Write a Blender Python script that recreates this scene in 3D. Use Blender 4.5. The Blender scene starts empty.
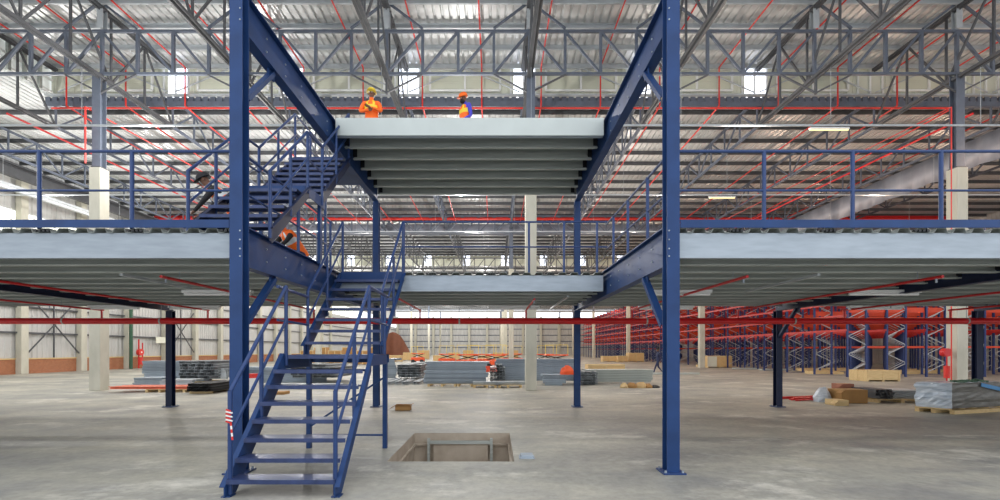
import bpy, bmesh, math, random
from mathutils import Vector, Matrix, noise
random.seed(7)
sc = bpy.context.scene
C = sc.collection
V = Vector

# ------------------------------------------------------------------ materials
def s2l(c):
    out = []
    for x in c:
        x /= 255.0
        out.append(x/12.92 if x <= .04045 else ((x+.055)/1.055)**2.4)
    return tuple(out)

MATS = {}
def mat(name, rgb, rough=.5, metal=0.0, var=.12, scale=6.0, bump=0.0, rgb2=None, stretch=(1, 1, 1), detail=4, emit=0, spec=.5, objvar=0):
    m = bpy.data.materials.new(name); m.use_nodes = True
    nt = m.node_tree; b = nt.nodes['Principled BSDF']
    c1 = s2l(rgb)
    if rgb2 is None:
        c2 = tuple(min(1, x*(1+var)) for x in c1); c1 = tuple(x*(1-var) for x in c1)
    else:
        c2 = s2l(rgb2)
    tc = nt.nodes.new('ShaderNodeTexCoord'); mp = nt.nodes.new('ShaderNodeMapping')
    mp.inputs['Scale'].default_value = stretch
    nz = nt.nodes.new('ShaderNodeTexNoise'); nz.inputs['Scale'].default_value = scale; nz.inputs['Detail'].default_value = detail
    rp = nt.nodes.new('ShaderNodeValToRGB')
    rp.color_ramp.elements[0].position = .3; rp.color_ramp.elements[1].position = .7
    rp.color_ramp.elements[0].color = (*c1, 1); rp.color_ramp.elements[1].color = (*c2, 1)
    L = nt.links.new
    L(tc.outputs['Object'], mp.inputs['Vector']); L(mp.outputs['Vector'], nz.inputs['Vector'])
    L(nz.outputs['Fac'], rp.inputs['Fac'])
    if objvar:
        oi = nt.nodes.new('ShaderNodeObjectInfo'); mr = nt.nodes.new('ShaderNodeMapRange'); mr.inputs['To Min'].default_value = 1-objvar; mr.inputs['To Max'].default_value = 1+objvar
        L(oi.outputs['Random'], mr.inputs['Value']); vm = nt.nodes.new('ShaderNodeVectorMath'); vm.operation = 'SCALE'
        L(rp.outputs['Color'], vm.inputs[0]); L(mr.outputs[0], vm.inputs['Scale']); L(vm.outputs[0], b.inputs['Base Color'])
    else: L(rp.outputs['Color'], b.inputs['Base Color'])
    b.inputs['Roughness'].default_value = rough; b.inputs['Metallic'].default_value = metal
    b.inputs['Specular IOR Level'].default_value = spec
    if bump:
        bp = nt.nodes.new('ShaderNodeBump'); bp.inputs['Strength'].default_value = bump; bp.inputs['Distance'].default_value = .02
        L(nz.outputs['Fac'], bp.inputs['Height']); L(bp.outputs['Normal'], b.inputs['Normal'])
    if emit:
        L(rp.outputs['Color'], b.inputs['Emission Color']); b.inputs['Emission Strength'].default_value = emit
    MATS[name] = m
    return m

mat('blue_paint', (30, 60, 108), .5, 0, .16, 3.0, spec=.3)
mat('blue_paint_shaded', (27, 38, 68), .5, 0, .12, 3.0, spec=.3)  # darker copy of the blue paint, shade put into the colour
mat('rail_blue', (37, 62, 110), .4, 0, .12, 4, spec=.4)
mat('tread_blue', (52, 66, 106), .35, .2, .2, 9)
mat('galvanised', (146, 157, 168), .5, .15, .1, 5, rgb2=(162, 173, 184), stretch=(.5, 3, 3), objvar=.22)
mat('galvanised_dull', (158, 164, 160), .5, .2, .1, 4, rgb2=(186, 191, 186), stretch=(.3, 2, 4))
mat('deck_sheet', (140, 146, 142), .55, .15, .12, 3)
mat('grey_steel', (92, 100, 114), .5, 0, .12, 3)
mat('open_channel', (128, 134, 138), .5, .1, .2, 6, objvar=.5)
mat('pale_steel', (190, 196, 200), .45, .1, .08, 3, objvar=.25)
mat('pale_fascia', (190, 198, 196), .5, .1, .04, 2)
mat('dark_steel', (78, 80, 84), .55, 0, .12, 3)
mat('light_steel', (182, 188, 192), .45, .1, .08, 3)
mat('roof_sheet', (200, 203, 204), .42, .3, .06, .6, rgb2=(222, 224, 225))
mat('roof_sheet_worn', (196, 186, 176), .5, .2, .06, .6, rgb2=(212, 203, 192))
mat('cladding', (188, 188, 186), .55, 0, .05, .8)
mat('cream_panel', (214, 216, 200), .5, 0, .05, .8)
mat('white_frame', (232, 234, 232), .5, 0, .03, 2)
mat('concrete_column', (178, 176, 162), .8, 0, .08, 2.2, bump=.2, stretch=(1, 1, .4), rgb2=(198, 195, 181))
mat('concrete_pit', (164, 150, 134), .85, 0, .1, 3, bump=.3, rgb2=(192, 180, 164))
mat('brick', (150, 92, 62), .8, 0, .1, 3)
mat('red_pipe', (200, 20, 26), .35, 0, .1, 4)
mat('red_pipe_bright', (214, 52, 44), .4, 0, .08, 3)
mat('rack_red', (184, 34, 28), .5, 0, .12, 2)
mat('rack_orange', (204, 66, 34), .5, 0, .1, 2)
mat('rack_blue', (40, 58, 112), .45, 0, .12, 2)
mat('black_clip', (22, 24, 28), .5, 0, .1, 5)
mat('timber', (196, 168, 118), .7, 0, .12, 3, stretch=(1, 8, 8), rgb2=(216, 190, 142))
mat('plywood', (206, 172, 120), .65, 0, .08, 3)
mat('cardboard', (166, 126, 76), .8, 0, .1, 3)
mat('wrap', (176, 190, 206), .22, .1, .2, 3, bump=.6, rgb2=(226, 234, 242), stretch=(1, 1, 5))
mat('wrap_dark', (84, 84, 80), .35, .1, .2, 4, bump=.5, rgb2=(112, 110, 104), stretch=(1, 1, 4))
mat('strap_blue', (60, 140, 200), .4)
mat('orange_vest', (255, 110, 20), .6, 0, .05, 6)
mat('yellow', (236, 204, 50), .5, 0, .05, 5)
mat('skin', (110, 74, 56), .5, 0, .05, 8)
mat('denim', (40, 48, 80), .8, 0, .12, 20)
mat('royal_cloth', (74, 70, 190), .8, 0, .1, 12)
mat('black_cloth', (28, 28, 32), .8, 0, .1, 12)
mat('white_paint', (236, 236, 236), .4, 0, .02, 4)
mat('silver_tape', (210, 214, 216), .3, .2, .03, 4)
mat('green_paint', (40, 84, 60), .5)
mat('smoke_curtain', (116, 122, 134), .5, .1, .1, 1.2, bump=.4, rgb2=(146, 152, 164), stretch=(.4, 1, .4))
mat('tube_glow', (255, 232, 170), .4, 0, .0, 1, emit=1.1)
mat('daylight_glass', (236, 242, 255), .2, 0, .0, 1, emit=2.2)
mat('translucent_sheet', (236, 240, 238), .4, 0, .03, 1, emit=.2)
mat('eaves_glass', (238, 240, 226), .4, 0, .03, 1, emit=1.7)
mat('machine_orange', (226, 84, 34), .45, 0, .08, 3)
mat('salmon_paint', (226, 116, 84), .5)
mat('rust_curtain', (150, 96, 74), .7, 0, .1, 1)

# concrete floor
def floor_material():
    m = bpy.data.materials.new('floor_concrete'); m.use_nodes = True
    nt = m.node_tree; b = nt.nodes['Principled BSDF']; L = nt.links.new; N = nt.nodes.new
    tc = N('ShaderNodeTexCoord')
    def nz(scale, stretch, detail=6, rough=.6):
        mp = N('ShaderNodeMapping'); mp.inputs['Scale'].default_value = stretch
        n = N('ShaderNodeTexNoise'); n.inputs['Scale'].default_value = scale; n.inputs['Detail'].default_value = detail; n.inputs['Roughness'].default_value = rough
        L(tc.outputs['Object'], mp.inputs['Vector']); L(mp.outputs['Vector'], n.inputs['Vector']); return n
    def ramp(src, a, b_, c1, c2):
        r = N('ShaderNodeValToRGB'); r.color_ramp.elements[0].position = a; r.color_ramp.elements[1].position = b_
        r.color_ramp.elements[0].color = (*s2l(c1), 1); r.color_ramp.elements[1].color = (*s2l(c2), 1)
        L(src, r.inputs['Fac']); return r
    n1 = nz(.32, (.8, 1.1, 1), 7, .62); n2 = nz(.9, (.7, 1.2, 1), 9, .68); n3 = nz(9, (1, 1, 1), 8, .7)
    r1 = ramp(n1.outputs['Fac'], .42, .6, (150, 149, 143), (204, 199, 182))
    r2 = ramp(n2.outputs['Fac'], .38, .64, (134, 136, 138), (198, 194, 178))
    mx = N('ShaderNodeMixRGB'); mx.inputs[0].default_value = .45; L(r1.outputs[0], mx.inputs[1]); L(r2.outputs[0], mx.inputs[2])
    r3 = ramp(n3.outputs['Fac'], .3, .75, (205, 205, 205), (255, 255, 255))
    mu = N('ShaderNodeMixRGB'); mu.blend_type = 'MULTIPLY'; mu.inputs[0].default_value = .8
    L(mx.outputs[0], mu.inputs[1]); L(r3.outputs[0], mu.inputs[2])
    # pale worn dust patches
    n4 = nz(.6, (.7, 1.1, 1), 9, .72)
    r4 = N('ShaderNodeValToRGB'); r4.color_ramp.elements[0].position = .54; r4.color_ramp.elements[1].position = .66
    r4.color_ramp.elements[0].color = (0, 0, 0, 1); r4.color_ramp.elements[1].color = (.7, .7, .7, 1); L(n4.outputs['Fac'], r4.inputs['Fac'])
    m2 = N('ShaderNodeMixRGB'); L(r4.outputs[0], m2.inputs[0]); L(mu.outputs[0], m2.inputs[1]); m2.inputs[2].default_value = (*s2l((224, 220, 208)), 1)
    L(m2.outputs[0], b.inputs['Base Color'])
    rr = N('ShaderNodeMapRange'); rr.inputs['To Min'].default_value = .42; rr.inputs['To Max'].default_value = .68
    L(n2.outputs['Fac'], rr.inputs['Value']); L(rr.outputs[0], b.inputs['Roughness'])
    b.inputs['Specular IOR Level'].default_value = .3
    MATS['floor'] = m
floor_material()

def brick_material():
    m = bpy.data.materials.new('brick_wall'); m.use_nodes = True
    nt = m.node_tree; b = nt.nodes['Principled BSDF']; L = nt.links.new; N = nt.nodes.new
    tc = N('ShaderNodeTexCoord'); sp = N('ShaderNodeSeparateXYZ'); cb = N('ShaderNodeCombineXYZ')
    L(tc.outputs['Object'], sp.inputs[0]); 
    ad = N('ShaderNodeMath'); ad.operation = 'ADD'; L(sp.outputs[0], ad.inputs[0]); L(sp.outputs[1], ad.inputs[1])
    L(ad.outputs[0], cb.inputs[0]); L(sp.outputs[2], cb.inputs[1])
    br = N('ShaderNodeTexBrick'); br.inputs['Color1'].default_value = (*s2l((168, 104, 68)), 1); br.inputs['Color2'].default_value = (*s2l((146, 86, 56)), 1)
    br.inputs['Mortar'].default_value = (*s2l((168, 140, 116)), 1); br.inputs['Scale'].default_value = 4.4
    L(cb.outputs[0], br.inputs['Vector']); L(br.outputs[0], b.inputs['Base Color']); b.inputs['Roughness'].default_value = .85
    MATS['brick_wall'] = m
brick_material()

# ------------------------------------------------------------------ mesh helpers
def rect(w, h): return [(-w/2, -h/2), (w/2, -h/2), (w/2, h/2), (-w/2, h/2)]
def ngon(r, n=10): return [(r*math.cos(2*math.pi*i/n), r*math.sin(2*math.pi*i/n)) for i in range(n)]
def ibeam(w, h, tf=.014, tw=.01):
    return [(-w/2, -h/2), (w/2, -h/2), (w/2, -h/2+tf), (tw/2, -h/2+tf), (tw/2, h/2-tf), (w/2, h/2-tf), (w/2, h/2), (-w/2, h/2), (-w/2, h/2-tf), (-tw/2, h/2-tf), (-tw/2, -h/2+tf), (-w/2, -h/2+tf)]
def csec(w, h, t=.006, lip=.02, s=1):
    p = [(0, -h/2), (w, -h/2), (w, -h/2+lip), (w-t, -h/2+lip), (w-t, -h/2+t), (t, -h/2+t), (t, h/2-t), (w-t, h/2-t), (w-t, h/2-lip), (w, h/2-lip), (w, h/2), (0, h/2)]
    return [(s*a, b) for a, b in p]
def lsec(w, t=.008): return [(0, 0), (w, 0), (w, t), (t, t), (t, w), (0, w)]

class MB:
    def __init__(s): s.v = []; s.f = []; s.m = []
    def face(s, idx, mi=0): s.f.append(idx); s.m.append(mi)
    def box(s, x0, x1, y0, y1, z0, z1, mi=0):
        b = len(s.v)
        for z in (z0, z1):
            for x, y in ((x0, y0), (x1, y0), (x1, y1), (x0, y1)): s.v.append(V((x, y, z)))
        for f in ((0, 3, 2, 1), (4, 5, 6, 7), (0, 1, 5, 4), (1, 2, 6, 5), (2, 3, 7, 6), (3, 0, 4, 7)): s.face([b+i for i in f], mi)
        return s
    def bar(s, p, q, prof, up=(0, 0, 1), mi=0):
        p, q, up = V(p), V(q), V(up)
        d = (q-p).normalized()
        if abs(d.dot(up)) > .999: up = V((0, 1, 0))
        u = d.cross(up).normalized(); w = u.cross(d).normalized()
        b = len(s.v); n = len(prof)
        for o in (p, q):
            for a, c in prof: s.v.append(o+u*a+w*c)
        for i in range(n):
            j = (i+1) % n
            s.face([b+i, b+j, b+n+j, b+n+i], mi)
        s.face([b+i for i in reversed(range(n))], mi); s.face([b+n+i for i in range(n)], mi)
        return s
    def path(s, pts, prof, up=(0, 0, 1), mi=0):
        for a, b in zip(pts, pts[1:]): s.bar(a, b, prof, up, mi)
        return s
    def rings(s, rings, cap=True, mi=0):
        b = len(s.v); n = len(rings[0])
        for r in rings:
            for p in r: s.v.append(V(p))
        for k in range(len(rings)-1):
            for i in range(n):
                j = (i+1) % n
                s.face([b+k*n+i, b+k*n+j, b+(k+1)*n+j, b+(k+1)*n+i], mi)
        if cap:
            s.face([b+i for i in reversed(range(n))], mi); s.face([b+(len(rings)-1)*n+i for i in range(n)], mi)
        return s
    def build(s, name, m, parent=None, smooth=False, bevel=0, origin=None):
        me = bpy.data.meshes.new(name)
        xs = [p.x for p in s.v]; ys = [p.y for p in s.v]; zs = [p.z for p in s.v]
        o = V(((min(xs)+max(xs))/2, (min(ys)+max(ys))/2, min(zs))) if origin is None else V(origin)
        me.from_pydata([p-o for p in s.v], [], s.f)
        ms = m if isinstance(m, (list, tuple)) else [m]
        for k in ms: me.materials.append(MATS[k])
        if len(ms) > 1:
            for i, p in enumerate(me.polygons): p.material_index = s.m[i]
        bm = bmesh.new(); bm.from_mesh(me); bmesh.ops.recalc_face_normals(bm, faces=bm.faces); bm.to_mesh(me); bm.free()
        if smooth:
            for p in me.polygons: p.use_smooth = True
        ob = bpy.data.objects.new(name, me); C.objects.link(ob)
        if bevel:
            md = ob.modifiers.new('bevel', 'BEVEL'); md.width = bevel; md.segments = 2; md.limit_method = 'ANGLE'
        if parent is not None:
            ob.parent = parent; ob.location = o-wloc(parent)
        else: ob.location = o
        return ob

def wloc(o):
    l = V(o.location)
    while o.parent: o = o.parent; l += V(o.location)
    return l
def tag(o, label, cat, group=None):
    o['label'] = label; o['category'] = cat
    if group: o['group'] = group
    return o
def thing(name, label, cat, loc, group=None):
    o = bpy.data.objects.new(name, None); o.empty_display_size = .2; C.objects.link(o); o.location = loc
    return tag(o, label, cat, group)
def struct(o): o['kind'] = 'structure'; return o
def copy_tree(o, off, label=None, group=None):
    r = o.copy(); C.objects.link(r); r.location = V(o.location)+V(off)
    if label: r['label'] = label
    if group: r['group'] = group
    for c in list(o.children):
        cc = c.copy(); C.objects.link(cc); cc.parent = r
        for g in list(c.children):
            gg = g.copy(); C.objects.link(gg); gg.parent = cc
    return r
def ordn(i):
    return ['first', 'second', 'third', 'fourth', 'fifth', 'sixth', 'seventh', 'eighth', 'ninth', 'tenth', 'eleventh', 'twelfth', 'thirteenth', 'fourteenth', 'fifteenth', 'sixteenth', 'seventeenth', 'eighteenth', 'nineteenth', 'twentieth'][i] if i < 20 else 'number %d' % (i+1)

# ------------------------------------------------------------------ camera (eye 1.65 m, looking along +Y, rising front)
EYE = 1.65; F = 444.0; CX = 495.5; CY = 350.0
cam = bpy.data.objects.new('camera', bpy.data.cameras.new('camera')); C.objects.link(cam)
cam.location = (0, 0, EYE); cam.rotation_euler = (math.pi/2, 0, 0)
cam.data.sensor_width = 36; cam.data.lens = 36*F/1000; cam.data.shift_x = (500-CX)/1000; cam.data.shift_y = (CY-250)/1000
cam.data.clip_end = 400
sc.camera = cam

# ------------------------------------------------------------------ setting: floor, pit, walls, roofs
XL, XR, YB = -32.6, 46.0, 146.0
PX0, PX1, PY0, PY1 = -1.61, .28, 6.57, 8.83          # the open pit
mb = MB()
y0f, x0f, x1f = -8.0, XL-.3, XR+.3
for (a, b, c, d) in ((x0f, PX0, y0f, YB), (PX1, x1f, y0f, YB), (PX0, PX1, y0f, PY0), (PX0, PX1, PY1, YB)):
    i = len(mb.v); mb.v += [V((a, c, 0)), V((b, c, 0)), V((b, d, 0)), V((a, d, 0))]; mb.face([i, i+1, i+2, i+3])
fl = struct(mb.build('floor', 'floor', origin=(0, 0, 0)))
pit = thing('floor_pit', 'rectangular open concrete pit sunk in the floor, steel frame inside', 'pit', ((PX0+PX1)/2, (PY0+PY1)/2, -1.1))
D = -1.1; t = .12
mb = MB(); mb.box(PX0-t, PX1+t, PY1, PY1+t, D, -.004); mb.box(PX0-t, PX1+t, PY0-t, PY0, D, -.004)
mb.box(PX0-t, PX0, PY0, PY1, D, -.004); mb.box(PX1, PX1+t, PY0, PY1, D, -.004); mb.box(PX0-t, PX1+t, PY0-t, PY1+t, D-.1, D)
mb.build('pit_wall', 'concrete_pit', pit)
mb = MB()
mb.box(PX0+.002, PX1-.002, PY1-.05, PY1-.004, -.24, -.2); mb.box(PX0+.002, PX0+.04, PY0+.01, PY1-.06, -.24, -.2); mb.box(PX1-.04, PX1-.002, PY0+.01, PY1-.06, -.24, -.2)
mb.build('ledge', 'concrete_pit', pit)
for sx in (-1.27, -.1+.06):
    MB().bar((sx-.04, PY1-.12, D), (sx-.04, PY1-.12, -.08), rect(.05, .05)).build('post', 'galvanised_dull', pit)
MB().bar((-1.31, PY1-.12, -.16), (-.08, PY1-.12, -.16), rect(.06, .06)).build('crossbar', 'galvanised_dull', pit)
mb = MB(); mb.box(-1.22, -.15, PY1-.1, PY1-.02, D+.02, -.21); mb.build('plate', 'concrete_pit', pit)
mb = MB(); mb.box(.36, .6, 6.72, 6.95, 0, .012); mb.box(.385, .575, 6.745, 6.925, .012, .05)
tag(mb.build('floor_box', 'galvanised', bevel=.004), 'small bright metal junction box on the floor right of the pit', 'box')

# corrugated sheet helper, ribs run along Y
def corrugated(x0, x1, z0, y0, z1, y1, pitch=.34, h=.075, th=.004, mi=0, sub=1):
    mb = MB(); prof = []
    x = x0
    while x < x1:
        prof += [(x, 0), (x+pitch*.62, 0), (x+pitch*.7, h), (x+pitch*.92, h)]
        x += pitch
    prof.append((x1, 0))
    b = len(mb.v); n = len(prof)
    for (yy, zz) in ((y0, z0), (y1, z1)):
        for a, c in prof: mb.v.append(V((a, yy, zz+c)))
    for i in range(n-1): mb.face([b+i, b+i+1, b+n+i+1, b+n+i])
    return mb
ZM = 16.0       # raised roof
def zlow(y): return 14.62-.012*(y-22.6)
MX0, MX1 = -22.6, 31.0
corrug = [
    ('ceiling', MX0, MX1, ZM, 7.5, ZM, 22.6), ('ceiling', XL, XR, zlow(22.6), 22.6, zlow(44.5), 44.5),
    ('ceiling', XL, MX0, zlow(22.6), 8.0, zlow(22.6), 22.6), ('ceiling', MX1, XR, zlow(22.6), 8.0, zlow(22.6), 22.6),
    ('ceiling', XL, XR, ZM, 44.5, ZM, 67.7), ('ceiling', XL, XR, 14.6, 67.7, 14.5, YB)]
for (nm, a, b, z0, yy0, z1, yy1) in corrug:
    struct(corrugated(a, b, z0, yy0, z1, yy1, .34 if yy0 < 40 else .6).build(nm, 'roof_sheet'))

# vertical cladding helper: ribbed wall plane along X (facing -Y) or along Y (facing +X)
def ribwall(axis, a0, a1, c, z0, z1, pitch=.35, depth=.04):
    mb = MB(); pts = []
    a = a0
    while a < a1:
        pts += [(a, 0), (a+pitch*.6, 0), (a+pitch*.68, depth), (a+pitch*.9, depth)]
        a += pitch
    pts.append((a1, 0)); n = len(pts)
    for z in (z0, z1):
        for u, w in pts: mb.v.append(V((u, c-w, z)) if axis == 'x' else V((c+w, u, z)))
    for i in range(n-1): mb.face([i, i+1, n+i+1, n+i])
    return mb

# left wall: brick dado, sill, cladding, girts, columns, bright upper strip
struct(MB().box(XL-.25, XL, 8, YB, 0, 1.0).build('wall_left', 'brick_wall', origin=(XL, 0, 0)))
struct(MB().box(XL-.27, XL+.06, 8, YB, 1.0, 1.09).build('trim_1', 'timber'))
struct(ribwall('y', 8, YB, XL-.12, 1.09, 9.0).build('wall_left', 'cladding'))
struct(ribwall('y', 8, YB, XL-.12, 11.15, 14.7).build('wall_left', 'cladding'))
wi = 1
yy = 8.0
while yy < 100:
    w = struct(MB().box(XL-.16, XL-.12, yy+.06, yy+5.8, 9.06, 11.1).build('window_%d' % wi, 'eaves_glass')); wi += 1
    mb = MB()
    for k in range(5): mb.box(XL-.12, XL-.04, yy+k*1.45-.04, yy+k*1.45+.04, 9.0, 11.2)
    mb.box(XL-.12, XL-.03, yy, yy+5.87, 10.2, 10.27)
    mb.build('window_frame', 'white_frame', w)
    yy += 5.87
for i, (zc) in enumerate((2.9, 4.7, 6.5, 8.2)):
    tag(MB().bar((XL+.06, 8, zc), (XL+.06, YB, zc), csec(.12, .16), (1, 0, 0)).build('wall_girt', 'dark_steel'), '%s horizontal grey girt up the left cladding wall' % ordn(i), 'girt', 'girts on the left wall')
lwc = []
for i in range(15):
    yc = 26.0+4.38*i
    tag(MB().box(XL, XL+.42, yc-.24, yc+.24, 0, 13.2).build('concrete_column', 'concrete_column', bevel=.02),
        'pale concrete wall column against the left wall, %s along from the near end' % ordn(i), 'column', 'concrete columns of the left wall')
    lwc.append(yc)
for i in (1, 4):
    t = thing('wall_bracing', 'crossed grey steel rods on the left wall, %s pair' % ('nearest' if i == 1 else 'farther'), 'bracing', (XL+.3, lwc[i]+2.2, 1.1), 'wall bracing on the left wall')
    for a, b in ((1.4, 5.6), (5.6, 1.4)):
        MB().bar((XL+.25, lwc[i]+.3, a), (XL+.25, lwc[i]+4.1, b), rect(.09, .05)).build('rod', 'dark_steel', t)
    MB().bar((XL+.2, lwc[i]+2.2, 1.1), (XL+.2, lwc[i]+2.2, 9), rect(.08, .08)).build('post', 'dark_steel', t)
# valley gutter beam and white ducts under the left eaves
g = thing('eaves_beam', 'deep dark eaves beam running back along the left wall top', 'beam', (-31.2, 30, 11.5))
MB().bar((-31.0, 12, 13.1), (-31.0, 100, 13.1), ibeam(.3, .7, .04, .05)).build('beam', 'dark_steel', g)
MB().bar((-31.0, 12, 13.55), (-31.0, 100, 13.55), rect(.5, .12)).build('flange_plate', 'dark_steel', g)
for k, (xx, zz) in enumerate(((-29.6, 11.7), (-28.7, 11.2))):
    tag(MB().bar((xx, 12, zz), (xx, 60, zz), rect(.22, .16)).build('cable_tray', 'light_steel'), 'white cable tray running back near the left wall, %s one' % ('upper' if k == 0 else 'lower'), 'cable tray')
# back wall
struct(ribwall('x', XL, XR, YB, 0, 12.3, .9, .08).build('wall_back', 'cladding'))
struct(ribwall('x', XL, XR, YB, 14.0, 14.6, .9, .08).build('wall_back', 'cladding'))
for i in range(13):
    x0 = XL+.1+i*6.0
    struct(MB().box(x0, x0+5.7, YB+.02, YB+.08, 12.3, 14.0).build('window_%d' % wi, 'daylight_glass')); wi += 1
for i in range(14):
    xx = XL+.5+i*5.87
    tag(MB().box(xx-.35, xx+.35, YB-.8, YB-.1, 0, 12.5).build('concrete_column', 'concrete_column'), 'pale column on the far end wall, %s from its left corner' % ordn(i), 'column', 'columns of the far end wall')
for i, zc in enumerate((2.5, 4.5, 6.5, 8.5, 10.4)):
    tag(MB().bar((XL, YB-.15, zc), (XR, YB-.15, zc), rect(.2, .25)).build('wall_girt', 'grey_steel'), '%s grey girt across the far end wall' % ordn(i), 'girt', 'girts on the far end wall')
# right wall behind the racks
struct(ribwall('y', 8, YB, XR, 0, 14.7).build('wall_right', 'cladding'))

# clerestory at the step of the raised roof
GRID = [1.4+5.87*k for k in range(-5, 6)]
def clerestory(yc, zb, zt, x0, x1, lit, mx, detail=True):
    global wi
    segs = []; x = x0
    for gx in GRID:
        if gx-.62 > x0 and gx+.62 < x1:
            segs.append((x, gx-.62)); x = gx+.62
    segs.append((x, x1))
    for a, b in segs:
        struct(ribwall('x', a, b, yc, zb, zt, .3, .03).build('wall_clerestory', 'cream_panel'))
    for i, gx in enumerate(GRID):
        if not (gx-.62 > x0 and gx+.62 < x1): continue
        m = 'daylight_glass' if i in lit else 'cream_panel'
        w = struct(MB().box(gx-.6, gx+.6, yc, yc+.05, zb+.02, zt-.02).build('window_%d' % wi, m)); wi += 1
        mb = MB()
        for xx in (gx-.62, gx, gx+.62): mb.box(xx-.04, xx+.04, yc-.1, yc-.02, zb, zt)
        mb.build('window_frame', 'white_frame', w)
    if detail:
        for i, gx in enumerate(GRID[:-1]):
            if gx < x0: continue
            lo, hi = gx+1.15, gx+4.7
            if hi > x1: continue
            # framed louvre panel pair with cross rods
            o = thing('louvre_panel', 'pale framed louvre panel in the clerestory strip, bay %s from the left' % ordn(i), 'louvre', ((lo+hi)/2, yc-.12, zb+.25), 'clerestory louvre panels')
            z0, z1 = zb+.3, zb+1.35
            mb = MB()
            mid = (lo+hi)/2
            for xx in (lo, mid, hi): mb.box(xx-.05, xx+.05, yc-.16, yc-.08, z0, z1)
            mb.box(lo, hi, yc-.16, yc-.08, z0-.05, z0+.03); mb.box(lo, hi, yc-.16, yc-.08, z1-.03, z1+.05)
            mb.build('frame', 'white_frame', o)
            mb = MB()
            for q in range(9):
                zz = z0+.08+q*.11
                mb.bar((lo+.06, yc-.07, zz), (hi-.06, yc-.07, zz), [(-.04, -.03), (.04, .03), (.04, .036), (-.04, -.024)])
            mb.build('slats', 'cream_panel', o)
            mb = MB(); mb.bar((gx+.1, yc-.3, zb+.1), (mid, yc-.3, zt-.2), rect(.05, .05)); mb.build('rod', 'light_steel', o)
            mb = MB(); mb.bar((gx+5.7, yc-.3, zb+.1), (mid, yc-.3, zt-.2), rect(.05, .05)); mb.build('rod', 'light_steel', o)
clerestory(22.6, 14.5, ZM, MX0, MX1, range(0, 8), 0)
clerestory(67.7, 14.5, ZM, XL, XR, range(0, 11), 0, False)
struct(ribwall('x', XL, XR, 44.5, zlow(44.5), ZM, .3, .03).build('wall_clerestory', 'cream_panel'))
# side wall of the raised roof, slatted
struct(ribwall('y', 7.5, 22.6, MX0-.05, 14.5, ZM, .55, .06).build('window_%d' % wi, 'translucent_sheet')); wi += 1
for i, zc in enumerate((14.7, 15.3, 15.9)):
    tag(MB().bar((MX0+.15, 7.5, zc), (MX0+.15, 22.5, zc), rect(.07, .1)).build('wall_girt', 'white_frame'), '%s thin white girt along the raised roof side wall' % ['lowest', 'middle', 'topmost'][i], 'girt', 'girts of the raised roof side wall')
for i in range(20):
    yc = 8.5+i*.7
    tag(MB().bar((MX0+.22, yc, 14.5), (MX0+.22, yc, ZM), rect(.12, .14)).build('wall_stud', 'galvanised_dull'), 'white upright stud of the raised roof side wall at upper left', 'stud', 'studs of the raised roof side wall')

# gutter beam below the clerestory, with slots
g = thing('gutter_beam', 'long grey slotted gutter beam below the clerestory windows', 'beam', (0, 22.3, 13.9))
MB().bar((MX0, 22.3, 14.44), (XR, 22.3, 14.44), rect(.16, .08)).build('upper_flange', 'light_steel', g)
MB().bar((MX0, 22.3, 13.98), (XR, 22.3, 13.95), rect(.2, .26)).build('lower_flange', 'grey_steel', g)
mb = MB(); x = MX0
while x < XR: mb.box(x, x+.24, 22.28, 22.34, 14.08, 14.36); x += .36
mb.box(MX0, XR, 22.36, 22.38, 14.2, 14.34)
mb.build('slot_plates', 'grey_steel', g)

# purlins
def purlin(y, z, x0, x1, lab, grp, m='light_steel', s=.1):
    return tag(MB().bar((x0, y, z), (x1, y, z), csec(.07, s*2, .008, .03), (0, 0, 1)).build('roof_purlin', m), lab, 'purlin', grp)
for i in range(4):
    purlin(22.3-1.38*i, ZM-.12, MX0, MX1, 'light purlin across the raised roof, %s in front of the clerestory' % ordn(i), 'purlins of the raised roof', 'light_steel', .11)
for i in range(5):
    purlin(16.8-1.6*i, ZM-.12, MX0, MX1, 'light purlin of the raised roof above the frame top', 'purlins of the raised roof')
for i in range(13):
    y = 24.0+1.6*i
    purlin(y, zlow(y)-.12, XL, XR, 'dark purlin across the lower roof, %s behind the gutter beam' % ordn(i), 'purlins of the lower roof', 'dark_steel', .12)
for i in range(13):
    y = 46.0+1.68*i
    purlin(y, ZM-.14, XL, XR, 'dark purlin of the far raised roof, %s back' % ordn(i), 'purlins of the far raised roof', 'dark_steel', .14)
for i in range(16):
    y = 69.5+4.6*i
    purlin(y, 14.42, XL, XR, 'dark purlin of the farthest low roof, %s back' % ordn(i), 'purlins of the farthest roof', 'dark_steel', .16)

# ------------------------------------------------------------------ roof structure
def truss_y(x, y0, y1, zb, zt0, zt1, label, n, group, chord=.16, m='grey_steel'):
    t = thing('roof_truss', label, 'truss', (x, (y0+y1)/2, zb), group)
    MB().bar((x, y0, zb), (x, y1, zb), lsec2(chord)).build('bottom_chord', m, t)
    MB().bar((x, y0, zt0), (x, y1, zt1), lsec2(chord)).build('top_chord', m, t)
    dy = (y1-y0)/n
    for i in range(n):
        a = y0+i*dy; b = a+dy
        za = zt0+(zt1-zt0)*i/n; zbn = zt0+(zt1-zt0)*(i+1)/n
        MB().bar((x, a, zb), (x, a, za), rect(.07, .07)).build('web_post', m, t)
        if i % 2: MB().bar((x, a, za), (x, b, zb), rect(.07, .07)).build('web_diagonal', m, t)
        else: MB().bar((x, a, zb), (x, b, zbn), rect(.07, .07)).build('web_diagonal', m, t)
    return t
def lsec2(c): return [(-c/2, -c/4), (-.012, -c/4), (-.012, -c/2), (.012, -c/2), (.012, -c/4), (c/2, -c/4), (c/2, 0), (c/2, c/4), (-c/2, c/4)]
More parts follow.
